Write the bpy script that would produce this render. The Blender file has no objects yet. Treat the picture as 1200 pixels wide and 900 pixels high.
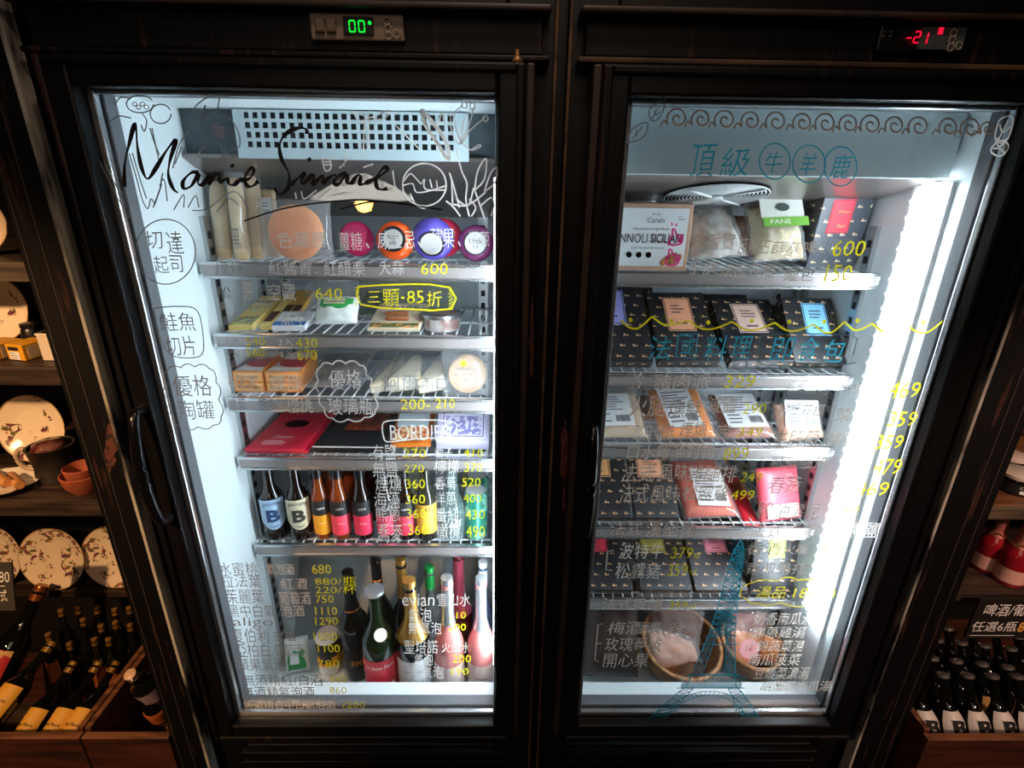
import bpy, bmesh, math, random
from mathutils import Matrix, Vector, Euler
from mathutils import noise as mnoise
rnd = random.Random(7)
sc = bpy.context.scene
COL = sc.collection
PI = math.pi

# ------------------------------------------------------------------ camera
Z0 = 0.45                                   # height of the lower edge of the door glass above the shop floor
F = 620.0
YAW, PITCH, ROLL = 0.017777, 0.365263, -0.015508
CP = Vector((0.560393, -0.800228, 1.068737 + Z0))
_fw = Vector((math.sin(YAW) * math.cos(PITCH), math.cos(YAW) * math.cos(PITCH), -math.sin(PITCH)))
_rt = Vector((math.cos(YAW), -math.sin(YAW), 0)); _dn = _fw.cross(_rt)
_r = _rt * math.cos(ROLL) + _dn * math.sin(ROLL); _d = -_rt * math.sin(ROLL) + _dn * math.cos(ROLL)
cam_data = bpy.data.cameras.new('camera'); cam = bpy.data.objects.new('camera', cam_data); COL.objects.link(cam)
cam_data.sensor_width = 36; cam_data.lens = F / 1200 * 36; cam_data.clip_start = 0.02
cam.matrix_world = Matrix(((_r.x, -_d.x, -_fw.x, CP.x), (_r.y, -_d.y, -_fw.y, CP.y), (_r.z, -_d.z, -_fw.z, CP.z), (0, 0, 0, 1)))
sc.camera = cam
def ray(px, py): return _r * ((px - 600) / F) + _d * ((py - 450) / F) + _fw
def at(px, py, Y):
    d = ray(px, py); return CP + d * ((Y - CP.y) / d.y)
def atz(px, py, Z):
    d = ray(px, py); return CP + d * ((Z - CP.z) / d.z)

# ------------------------------------------------------------------ world, lights, exposure
sc.view_settings.view_transform = 'Standard'; sc.view_settings.look = 'None'
sc.view_settings.gamma = 1.0; sc.view_settings.use_curve_mapping = False
sc.view_settings.exposure = 0.0
sc.cycles.transparent_max_bounces = 32; sc.cycles.max_bounces = 10
LED_L, LED_R = 54.0, 44.0                   # emission of the two refrigerator light bars
w = bpy.data.worlds.new('world'); sc.world = w; w.use_nodes = True
w.node_tree.nodes['Background'].inputs[0].default_value = (0.5, 0.4, 0.32, 1)
w.node_tree.nodes['Background'].inputs[1].default_value = 0.02
def lamp(name, kind, loc, energy, color, target=None, size=0.1, spot=None):
    l = bpy.data.lights.new(name, kind); o = bpy.data.objects.new(name, l); COL.objects.link(o)
    o.location = loc; l.energy = energy; l.color = color
    if kind == 'AREA': l.size = size
    else: l.shadow_soft_size = size
    if spot: l.spot_size = spot; l.spot_blend = 0.6
    if target is not None: o.rotation_euler = (Vector(target) - Vector(loc)).to_track_quat('-Z', 'Y').to_euler()
    return o
lamp('spot_left', 'SPOT', (-0.62, -1.35, 2.05), 150, (1.0, 0.56, 0.26), (-0.42, 0.1, 0.85), 0.04, 0.75)
lamp('spot_right', 'SPOT', (1.9, -1.35, 2.05), 110, (1.0, 0.62, 0.46), (1.68, 0.1, 0.8), 0.04, 0.7)
lamp('spot_middle', 'SPOT', (0.62, -0.55, 2.5), 13, (1.0, 0.72, 0.52), (0.62, 0.0, 1.2), 0.06, 1.6)
lamp('ceiling_fill', 'AREA', (0.6, -1.6, 2.55), 6, (1.0, 0.75, 0.56), (0.6, -0.6, 0.8), 1.2)

# ------------------------------------------------------------------ materials
def lin(c):
    if isinstance(c, str):
        c = c.lstrip('#'); c = [int(c[i:i + 2], 16) / 255 for i in (0, 2, 4)]
    return tuple(((v / 12.92) if v <= 0.04045 else ((v + 0.055) / 1.055) ** 2.4) for v in c) + (1.0,)
MATS = {}
def new_mat(name):
    m = bpy.data.materials.new(name); m.use_nodes = True; MATS[name] = m
    return m, m.node_tree.nodes, m.node_tree.links
def pm(name, c, rough=0.5, metal=0.0, trans=0.0, spec=0.5, c2=None, scale=20, bump=0.0, emit=0.0, stretch=None, lo=.4, hi=.6, detail=4, coat=0.0, sss=0.0):
    if name in MATS: return MATS[name]
    m, n, l = new_mat(name); b = n['Principled BSDF']
    b.inputs['Base Color'].default_value = lin(c); b.inputs['Roughness'].default_value = rough
    b.inputs['Metallic'].default_value = metal; b.inputs['Transmission Weight'].default_value = trans
    b.inputs['Specular IOR Level'].default_value = spec; b.inputs['Coat Weight'].default_value = coat
    if sss: b.inputs['Subsurface Weight'].default_value = sss; b.inputs['Subsurface Scale'].default_value = .01
    if emit: b.inputs['Emission Color'].default_value = lin(c); b.inputs['Emission Strength'].default_value = emit
    if c2 or bump:
        tc = n.new('ShaderNodeTexCoord'); mp = n.new('ShaderNodeMapping'); nz = n.new('ShaderNodeTexNoise')
        l.new(tc.outputs['Object'], mp.inputs[0]); l.new(mp.outputs[0], nz.inputs['Vector'])
        nz.inputs['Scale'].default_value = scale; nz.inputs['Detail'].default_value = detail
        if stretch: mp.inputs['Scale'].default_value = stretch
        if c2:
            r = n.new('ShaderNodeValToRGB'); l.new(nz.outputs['Fac'], r.inputs[0])
            r.color_ramp.elements[0].position = lo; r.color_ramp.elements[1].position = hi
            r.color_ramp.elements[0].color = lin(c); r.color_ramp.elements[1].color = lin(c2)
            l.new(r.outputs[0], b.inputs['Base Color'])
        if bump:
            bp = n.new('ShaderNodeBump'); bp.inputs['Strength'].default_value = bump; bp.inputs['Distance'].default_value = .002
            l.new(nz.outputs['Fac'], bp.inputs['Height']); l.new(bp.outputs[0], b.inputs['Normal'])
    return m
def film(name, c, clear=0.8, rough=0.12, ior=1.45):
    # thin clear sheet: see-through with a mirror-like sheen that grows at glancing angles, and a little haze
    if name in MATS: return MATS[name]
    m, n, l = new_mat(name); out = n['Material Output']; n.remove(n['Principled BSDF'])
    t = n.new('ShaderNodeBsdfTransparent'); g = n.new('ShaderNodeBsdfGlossy'); g.inputs['Roughness'].default_value = rough
    d = n.new('ShaderNodeBsdfDiffuse'); d.inputs['Color'].default_value = lin(c); fr = n.new('ShaderNodeFresnel')
    ge = n.new('ShaderNodeNewGeometry'); mr = n.new('ShaderNodeMapRange'); l.new(ge.outputs['Backfacing'], mr.inputs[0])   # same index seen from either side of the sheet
    mr.inputs[3].default_value = ior; mr.inputs[4].default_value = 1 / ior; l.new(mr.outputs[0], fr.inputs['IOR'])
    a = n.new('ShaderNodeMixShader'); a.inputs[0].default_value = 1 - clear; l.new(t.outputs[0], a.inputs[1]); l.new(d.outputs[0], a.inputs[2])
    b = n.new('ShaderNodeMixShader'); l.new(fr.outputs[0], b.inputs[0]); l.new(a.outputs[0], b.inputs[1]); l.new(g.outputs[0], b.inputs[2])
    l.new(b.outputs[0], out.inputs['Surface']); return m
def ink(name, c, k=0.45):
    # opaque marker paint on glass: lit from the front, glowing a little with the light behind it
    m, n, l = new_mat(name); out = n['Material Output']; n.remove(n['Principled BSDF'])
    d = n.new('ShaderNodeBsdfDiffuse'); t = n.new('ShaderNodeBsdfTranslucent'); mx = n.new('ShaderNodeMixShader')
    d.inputs[0].default_value = lin(c); t.inputs[0].default_value = lin(c); mx.inputs[0].default_value = k
    l.new(d.outputs[0], mx.inputs[1]); l.new(t.outputs[0], mx.inputs[2]); l.new(mx.outputs[0], out.inputs['Surface']); return m
def emitter(name, c, s):
    m, n, l = new_mat(name); out = n['Material Output']; n.remove(n['Principled BSDF'])
    e = n.new('ShaderNodeEmission'); e.inputs[0].default_value = lin(c); e.inputs[1].default_value = s
    l.new(e.outputs[0], out.inputs['Surface']); return m
def M_(n, l, op, a, b=None, c=None):
    x = n.new('ShaderNodeMath'); x.operation = op
    for i, v in enumerate((a, b, c)):
        if v is None: continue
        if isinstance(v, (int, float)): x.inputs[i].default_value = v
        else: l.new(v, x.inputs[i])
    return x.outputs[0]
def dotted(name, base, dot, cell=0.026, rough=0.35):
    # printed card: little pairs of triangles scattered on a grid, in the UV (metres) of the face
    m, n, l = new_mat(name); b = n['Principled BSDF']; b.inputs['Roughness'].default_value = rough
    uv = n.new('ShaderNodeUVMap'); s = n.new('ShaderNodeSeparateXYZ'); l.new(uv.outputs[0], s.inputs[0])
    v = M_(n, l, 'DIVIDE', s.outputs[1], cell); row = M_(n, l, 'FLOOR', v); fv = M_(n, l, 'SUBTRACT', v, row)
    off = M_(n, l, 'FRACT', M_(n, l, 'MULTIPLY', row, 0.618))
    u = M_(n, l, 'ADD', M_(n, l, 'DIVIDE', s.outputs[0], cell), off); fu = M_(n, l, 'FRACT', u)
    def tri(cx, y0, y1, k):
        ax = M_(n, l, 'ABSOLUTE', M_(n, l, 'SUBTRACT', fu, cx))
        lim = M_(n, l, 'MULTIPLY', M_(n, l, 'SUBTRACT', y1, fv), k)
        return M_(n, l, 'MULTIPLY', M_(n, l, 'LESS_THAN', ax, lim), M_(n, l, 'GREATER_THAN', fv, y0))
    fac = M_(n, l, 'MAXIMUM', tri(.40, .38, .62, .58), tri(.62, .37, .52, .66))
    mx = n.new('ShaderNodeMix'); mx.data_type = 'RGBA'; l.new(fac, mx.inputs[0])
    mx.inputs[6].default_value = lin(base); mx.inputs[7].default_value = lin(dot); l.new(mx.outputs[2], b.inputs['Base Color']); return m
def floral(name, base, inner=.5):
    # glazed plate with sprigs of plum fruit and green leaves round the rim (pattern fixed in the plate's own x/z)
    m, n, l = new_mat(name); b = n['Principled BSDF']; b.inputs['Roughness'].default_value = .18
    tc = n.new('ShaderNodeTexCoord'); mp = n.new('ShaderNodeMapping'); l.new(tc.outputs['Object'], mp.inputs[0]); mp.inputs['Scale'].default_value = (1, 0, 1)
    mp.inputs['Location'].default_value = (rnd.random(), 0, rnd.random())
    def blot(scale, off, lo, c, prev):
        nz = n.new('ShaderNodeTexNoise'); nz.inputs['Scale'].default_value = scale; nz.inputs['Detail'].default_value = 3
        ad = n.new('ShaderNodeVectorMath'); ad.inputs[1].default_value = (off, 0, off * 2); l.new(mp.outputs[0], ad.inputs[0]); l.new(ad.outputs[0], nz.inputs['Vector'])
        big = n.new('ShaderNodeTexNoise'); big.inputs['Scale'].default_value = 24; big.inputs['Detail'].default_value = 1; l.new(mp.outputs[0], big.inputs['Vector'])
        f = M_(n, l, 'MULTIPLY', M_(n, l, 'GREATER_THAN', nz.outputs['Fac'], lo), M_(n, l, 'GREATER_THAN', big.outputs['Fac'], inner))
        mx = n.new('ShaderNodeMix'); mx.data_type = 'RGBA'; l.new(f, mx.inputs[0]); mx.inputs[7].default_value = lin(c)
        if isinstance(prev, tuple): mx.inputs[6].default_value = prev
        else: l.new(prev, mx.inputs[6])
        return mx.outputs[2]
    o = blot(85, 3, .55, '#6b3a4c', lin(base)); o = blot(70, 9, .57, '#6a6436', o); o = blot(110, 5, .62, '#a8542c', o)
    l.new(o, b.inputs['Base Color']); return m

black_wood = pm('black painted wood', '#08080b', .42, c2='#110f13', scale=9, bump=.25, stretch=(6, 6, .5), lo=.5, hi=.75, spec=.35)
black_worn = pm('black paint worn to bare wood', '#08080b', .5, c2='#34201a', scale=14, bump=.4, stretch=(5, 5, .45), lo=.6, hi=.66, detail=9, spec=.3)
worn_edge = pm('chipped pale edge', '#16171a', .6, c2='#b0ada2', scale=26, bump=.6, stretch=(1, 1, .18), lo=.40, hi=.52, detail=8)
worn_tan = pm('bare brown edge', '#3a291f', .6, c2='#6e5138', scale=25, bump=.3, stretch=(.3, 1, 1), lo=.4, hi=.7, detail=8)
frame_brown = pm('dark brown door edge', '#2a211d', .5, c2='#3a2d26', scale=20)
liner_m = pm('white fridge liner', '#d5e0e2', .38)
liner_dark = pm('shaded liner recess', '#4d565c', .5)
back_m = pm('grey steel back', '#8c969b', .42, metal=.35, bump=.05, scale=30)
steel = pm('brushed steel', '#b9bcbd', .3, metal=1, bump=.08, scale=60, stretch=(.05, 1, 6))
rail_m = pm('aluminium price rail', '#c3c6c8', .26, metal=.95)
rail_face = pm('grey rail insert', '#a39b98', .32, metal=.55)
wire_m = pm('white coated wire', '#c9d0d3', .35)
gasket_m = pm('grey rubber gasket', '#585c60', .6)
spacer_m = pm('silver glass spacer', '#c9ced2', .25, metal=.8)
cover_m = pm('pale blue evaporator cover', '#bfd0d3', .4)
grille_m = pm('white fan grille', '#d6dbdc', .4)
hole_m = pm('black hole', '#101215', .7)
glass_m = film('door glass', '#ffffff', 1.0, .0, 1.5)
handle_m = pm('glossy black handle', '#0c0c0e', .2)
panel_grey = pm('brown grey control plastic', '#8c7868', .5)
panel_dark = pm('dark control plastic', '#0d0d10', .35)
led_m_l = emitter('cool LED diffuser left', '#dff2ff', LED_L); led_m_r = emitter('cool LED diffuser right', '#e2f3ff', LED_R)
led_house = pm('LED housing', '#dfe3e5', .4)
g_led = emitter('green segment', '#12ff3c', 1.6); r_led = emitter('red segment', '#ff1436', 1.4)
i_white = ink('white chalk marker', '#e2ddd4', .5); i_grey = ink('backlit white marker', '#8d9192', .5); i_yel = ink('yellow marker', '#efe224', .5); i_teal = ink('teal marker', '#3aa6bf', .5); i_pink = ink('pink marker', '#ff45ad')  # the grey one is white marker with its backlit darkening put into the colour
i_black = pm('black vinyl', '#060708', .6)
paper = pm('white paper', '#e9ebec', .6); ink_line = pm('grey print', '#55585c', .6); ink_dark = pm('black print', '#17181b', .6); ink_white = pm('white print', '#e8e6e2', .6); ink_gold = pm('gold print', '#d8a24a', .4)
bag_m = film('clear plastic bag', '#e8eef2', .84, .12); bag_hazy = film('hazy plastic bag', '#dfe6ea', .78, .16); vac_m = film('vacuum film', '#f5f2f0', .9, .08)
dark_bottle = pm('very dark bottle glass', '#0b0d0a', .06, coat=.5); green_bottle = pm('dark green bottle glass', '#12240f', .06, coat=.5); brown_bottle = pm('dark brown bottle glass', '#1c100a', .06, coat=.5)
amber = pm('amber drink in glass', '#8a3f14', .07, trans=.25, coat=.5); rose = pm('rose wine in glass', '#f08c86', .08, trans=.25, coat=.4); clear_glass = film('clear bottle glass', '#9fc4c0', .85, .04); green_glass = pm('bright green glass', '#1d6a2c', .07, trans=.2, coat=.5)
gold_foil = pm('gold foil', '#c99a4c', .32, metal=.8, bump=.5, scale=160); silver_foil = pm('silver foil', '#c8cbd0', .3, metal=.85, bump=.4, scale=160); pink_foil = pm('pink foil', '#e0607c', .3, metal=.5, bump=.5, scale=160); black_foil = pm('black foil', '#15141a', .3, metal=.3, bump=.3, scale=160); copper_foil = pm('copper foil', '#b06a3c', .3, metal=.8); green_foil = pm('green foil', '#12913e', .3, metal=.3, bump=.3, scale=160)
card_dot = dotted('black card with gold triangles', '#1b1c20', '#d9a878')
card_navy = dotted('slate card with silver triangles', '#3f444c', '#e0c49c')
shelf_wood = pm('old shelf board', '#241a15', .5, c2='#4a3a2e', scale=16, bump=.5, stretch=(.4, 4, 4), lo=.4, hi=.7)
shelf_edge = pm('weathered board edge', '#5d4f3e', .6, c2='#2f261e', scale=24, bump=.5, stretch=(.2, 3, 3), lo=.4, hi=.65)
crate_wood = pm('red brown crate wood', '#4a2417', .55, c2='#23110c', scale=18, bump=.4, stretch=(.3, 3, 3), lo=.4, hi=.7)
crate_edge = pm('worn crate edge', '#7a4d30', .6, c2='#4b2c1c', scale=24, stretch=(.3, 3, 3))

# ------------------------------------------------------------------ mesh building
class MB:
    def __init__(s): s.v = []; s.f = []; s.m = []; s.uv = {}
    def add(s, vs, fs, mi=0, M=None):
        o = len(s.v)
        s.v += [tuple(M @ Vector(p)) if M else tuple(p) for p in vs]
        s.f += [tuple(i + o for i in f) for f in fs]; s.m += [mi] * len(fs); return s
    def box(s, x0, x1, y0, y1, z0, z1, mi=0, M=None):
        return s.add([(x0, y0, z0), (x1, y0, z0), (x1, y1, z0), (x0, y1, z0), (x0, y0, z1), (x1, y0, z1), (x1, y1, z1), (x0, y1, z1)],
                     [(0, 3, 2, 1), (4, 5, 6, 7), (0, 1, 5, 4), (1, 2, 6, 5), (2, 3, 7, 6), (3, 0, 4, 7)], mi, M)
    def lathe(s, prof, n=32, M=None, mi=0, a0=0, a1=2 * PI):
        full = abs(a1 - a0 - 2 * PI) < 1e-6; k = n if full else n + 1; vs = []; fs = []
        for r, z in prof:
            for j in range(k):
                a = a0 + (a1 - a0) * j / n; vs.append((r * math.cos(a), r * math.sin(a), z))
        for i in range(len(prof) - 1):
            for j in range(n):
                b = (j + 1) % k; fs.append((i * k + j, i * k + b, (i + 1) * k + b, (i + 1) * k + j))
        if full:
            if prof[0][0] > 1e-6: fs.append(tuple(range(k - 1, -1, -1)))
            if prof[-1][0] > 1e-6: fs.append(tuple(range((len(prof) - 1) * k, len(prof) * k)))
        return s.add(vs, fs, mi, M)
    def tube(s, pts, r, n=8, closed=False, mi=0, M=None):
        P = [Vector(p) for p in pts]; N = len(P); vs = []; fs = []
        for i, p in enumerate(P):
            t = (P[(i + 1) % N] - P[i - 1]) if closed else (P[min(i + 1, N - 1)] - P[max(i - 1, 0)])
            t.normalize(); u = t.cross(Vector((0, 0, 1)))
            if u.length < 1e-3: u = t.cross(Vector((1, 0, 0)))
            u.normalize(); v = t.cross(u); rr = r[i] if isinstance(r, (list, tuple)) else r
            for j in range(n):
                a = 2 * PI * j / n; vs.append(tuple(p + u * (rr * math.cos(a)) + v * (rr * math.sin(a))))
        for i in range(N if closed else N - 1):
            for j in range(n):
                b = (j + 1) % n; i2 = (i + 1) % N; fs.append((i * n + j, i2 * n + j, i2 * n + b, i * n + b))
        if not closed: fs += [tuple(range(n)), tuple(range((N - 1) * n + n - 1, (N - 1) * n - 1, -1))]
        return s.add(vs, fs, mi, M)
    def prism(s, poly, y0, y1, mi=0, M=None):           # polygon in x,z pushed through y
        n = len(poly); vs = [(x, y0, z) for x, z in poly] + [(x, y1, z) for x, z in poly]
        return s.add(vs, [tuple(range(n)), tuple(range(2 * n - 1, n - 1, -1))] + [(i, i + n, (i + 1) % n + n, (i + 1) % n) for i in range(n)], mi, M)
    def pillow(s, w_, h_, t, nz=.0, seed=0, n=18, e=2.0, flat=.0, mi=0, M=None):   # sealed bag standing in x,z: front, back, pinched edge
        vs = []; fs = []
        for side in (-1, 1):
            for i in range(n + 1):
                for j in range(n + 1):
                    u, v = j / n * 2 - 1, i / n * 2 - 1
                    th = t * .5 * max(0, (1 - abs(u) ** e)) ** .6 * max(0, (1 - abs(v) ** e)) ** .6
                    q = mnoise.noise(Vector((u * 2.2 + seed, v * 2.2, side * 3 + seed))) + .5 * mnoise.noise(Vector((u * 5 + seed, v * 5, side + 9)))
                    ed = min(1 - abs(u), 1 - abs(v)); k = min(1, ed * 4)
                    x = u * w_ / 2 + nz * .6 * mnoise.noise(Vector((u * 3, v * 3, seed + 20))); z = v * h_ / 2 + nz * .6 * mnoise.noise(Vector((u * 3, v * 3, seed + 40)))
                    vs.append((x, side * (th + .0004) + nz * q * k, z + h_ / 2))
        m_ = (n + 1) * (n + 1)
        for i in range(n):
            for j in range(n):
                a = i * (n + 1) + j; fs.append((a, a + 1, a + n + 2, a + n + 1)); a += m_; fs.append((a, a + n + 1, a + n + 2, a + 1))
        for i in range(n):
            for a, b in ((i, i + 1), (n * (n + 1) + i + 1, n * (n + 1) + i), ((i + 1) * (n + 1), i * (n + 1)), (i * (n + 1) + n, (i + 1) * (n + 1) + n)):
                fs.append((a, a + m_, b + m_, b))
        return s.add(vs, fs, mi, M)
    def build(s, name, mats, parent=None, smooth=False, bevel=0.0, seg=2, uv=False, loc=None, **props):
        me = bpy.data.meshes.new(name); me.from_pydata(s.v, [], s.f)
        mats = mats if isinstance(mats, (list, tuple)) else [mats]
        for m in mats: me.materials.append(m)
        if len(mats) > 1: me.polygons.foreach_set('material_index', s.m)
        if smooth: me.polygons.foreach_set('use_smooth', [True] * len(me.polygons))
        if smooth == 'auto': me.set_sharp_from_angle(angle=math.radians(40))
        if uv:
            L = me.uv_layers.new(name='UVMap')
            for p in me.polygons:
                nn = p.normal; ax = max(range(3), key=lambda i: abs(nn[i]))
                for li in p.loop_indices:
                    c = me.vertices[me.loops[li].vertex_index].co
                    L.data[li].uv = ((c.x, c.z) if ax == 1 else (c.y, c.z) if ax == 0 else (c.x, c.y))
        me.update()
        return link(name, me, parent, bevel, seg, loc, **props)
def link(name, me, parent=None, bevel=0, seg=2, loc=None, **props):
    o = bpy.data.objects.new(name, me); COL.objects.link(o)
    if parent: o.parent = parent
    if loc is not None: o.location = loc
    if bevel:
        b = o.modifiers.new('bevel', 'BEVEL'); b.width = bevel; b.segments = seg; b.limit_method = 'ANGLE'; b.angle_limit = math.radians(40)
    for k, v in props.items(): o[k] = v
    return o
def thing(name, label, cat, M=None, group=None):
    o = bpy.data.objects.new(name, None); COL.objects.link(o); o.empty_display_size = .02
    if M is not None: o.matrix_world = M if isinstance(M, Matrix) else Matrix.Translation(Vector(M))
    o['label'] = label; o['category'] = cat
    if group: o['group'] = group
    return o
def tag(o, label, cat, group=None):
    o['label'] = label; o['category'] = cat
    if group: o['group'] = group
    return o
def struct(o): o['kind'] = 'structure'; return o
def spline(pts, k=6, closed=False):
    P = [Vector(p) for p in pts]; n = len(P); out = []
    if n < 3: return P
    for i in range(n if closed else n - 1):
        g = (lambda j: P[j % n]) if closed else (lambda j: P[max(0, min(n - 1, j))])
        a, b, c, d = g(i - 1), g(i), g(i + 1), g(i + 2)
        for s_ in range(k):
            t = s_ / k; out.append(.5 * ((2 * b) + (c - a) * t + (2 * a - 5 * b + 4 * c - d) * t * t + (3 * b - a - 3 * c + d) * t ** 3))
    if not closed: out.append(P[-1])
    return out
# writing: the glyphs of Blender's own font, turned to a mesh in the x,z plane and facing -y
_fc = bpy.data.curves.new('glyphs', 'FONT'); _fo = bpy.data.objects.new('glyphs', _fc); COL.objects.link(_fo)
_cache = {}
def glyphs(s, shear=0.0, bold=0.0):
    key = (s, shear, bold)
    if key in _cache: return _cache[key]
    _fc.body = s; _fc.shear = shear; _fc.offset = bold; _fc.resolution_u = 2; _fc.size = 1.0
    dg = bpy.context.evaluated_depsgraph_get(); dg.update(); me = bpy.data.meshes.new_from_object(_fo.evaluated_get(dg))
    vs = [v.co.copy() for v in me.vertices]; fs = [tuple(p.vertices) for p in me.polygons]
    bpy.data.meshes.remove(me)
    if not vs: vs = [Vector((0, 0, 0))]; fs = []
    x0 = min(v.x for v in vs); x1 = max(v.x for v in vs); y0 = min(v.y for v in vs); y1 = max(v.y for v in vs)
    _cache[key] = ([((v.x - x0) / max(1e-6, x1 - x0), (v.y - y0) / max(1e-6, y1 - y0)) for v in vs], fs, (x1 - x0) / max(1e-6, y1 - y0)); return _cache[key]
def text_mb(mb, s, x0, x1, z0, z1, y=-.0006, mi=0, M=None, shear=0, bold=0, wob=0.0):
    vs, fs, _ = glyphs(s, shear, bold)
    pts = []
    for u, v in vs:
        x = x0 + (x1 - x0) * u; z = z0 + (z1 - z0) * v
        if wob:
            h = z1 - z0; x += wob * h * mnoise.noise(Vector((x / h * 1.3, z / h * 1.3, len(s) + x0 * 7))); z += wob * h * mnoise.noise(Vector((x / h * 1.1 + 7, z / h * 1.3, len(s) * 2 + x0 * 9)))
        pts.append((x, y, z))
    return mb.add(pts, fs, mi, M)
def lines_mb(mb, x0, x1, z0, z1, n, y=-.0006, mi=0, frac=.35, seed=1):
    r = random.Random(seed); dz = (z1 - z0) / n
    for i in range(n):
        zz = z1 - dz * (i + .5); l = (x1 - x0) * r.uniform(.55, 1)
        mb.add([(x0, y, zz - dz * frac / 2), (x0 + l, y, zz - dz * frac / 2), (x0 + l, y, zz + dz * frac / 2), (x0, y, zz + dz * frac / 2)], [(0, 1, 2, 3)], mi)
    return mb
def bars_mb(mb, x0, x1, z0, z1, y=-.0006, mi=0, seed=1):
    r = random.Random(seed); x = x0
    while x < x1:
        l = r.choice((.0004, .0007, .0011)); mb.add([(x, y, z0), (min(x + l, x1), y, z0), (min(x + l, x1), y, z1), (x, y, z1)], [(0, 1, 2, 3)], mi); x += l + r.choice((.0005, .0008))
    return mb

# ------------------------------------------------------------------ room
wall_m = pm('dark brown plaster', '#2a211c', .8, c2='#362a22', scale=6); floor_m = pm('dark shop floor', '#2b211b', .6, c2='#3a2c22', scale=5, stretch=(1, 6, 1)); ceil_m = pm('dark ceiling', '#1f1a18', .8)
struct(MB().box(-2.4, 3.4, -3.2, 1.1, -.1, 0).build('floor', floor_m))
struct(MB().box(-2.4, 3.4, -3.2, 1.1, 2.7, 2.8).build('ceiling', ceil_m))
struct(MB().box(-2.5, 3.5, 1.0, 1.1, 0, 2.7).build('wall_back', wall_m))
struct(MB().box(-2.5, -2.4, -3.2, 1.0, 0, 2.7).build('wall_left', wall_m))
struct(MB().box(3.4, 3.5, -3.2, 1.0, 0, 2.7).build('wall_right', wall_m))
struct(MB().box(-2.5, 3.5, -3.3, -3.2, 0, 2.7).build('wall_front', wall_m))

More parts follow.
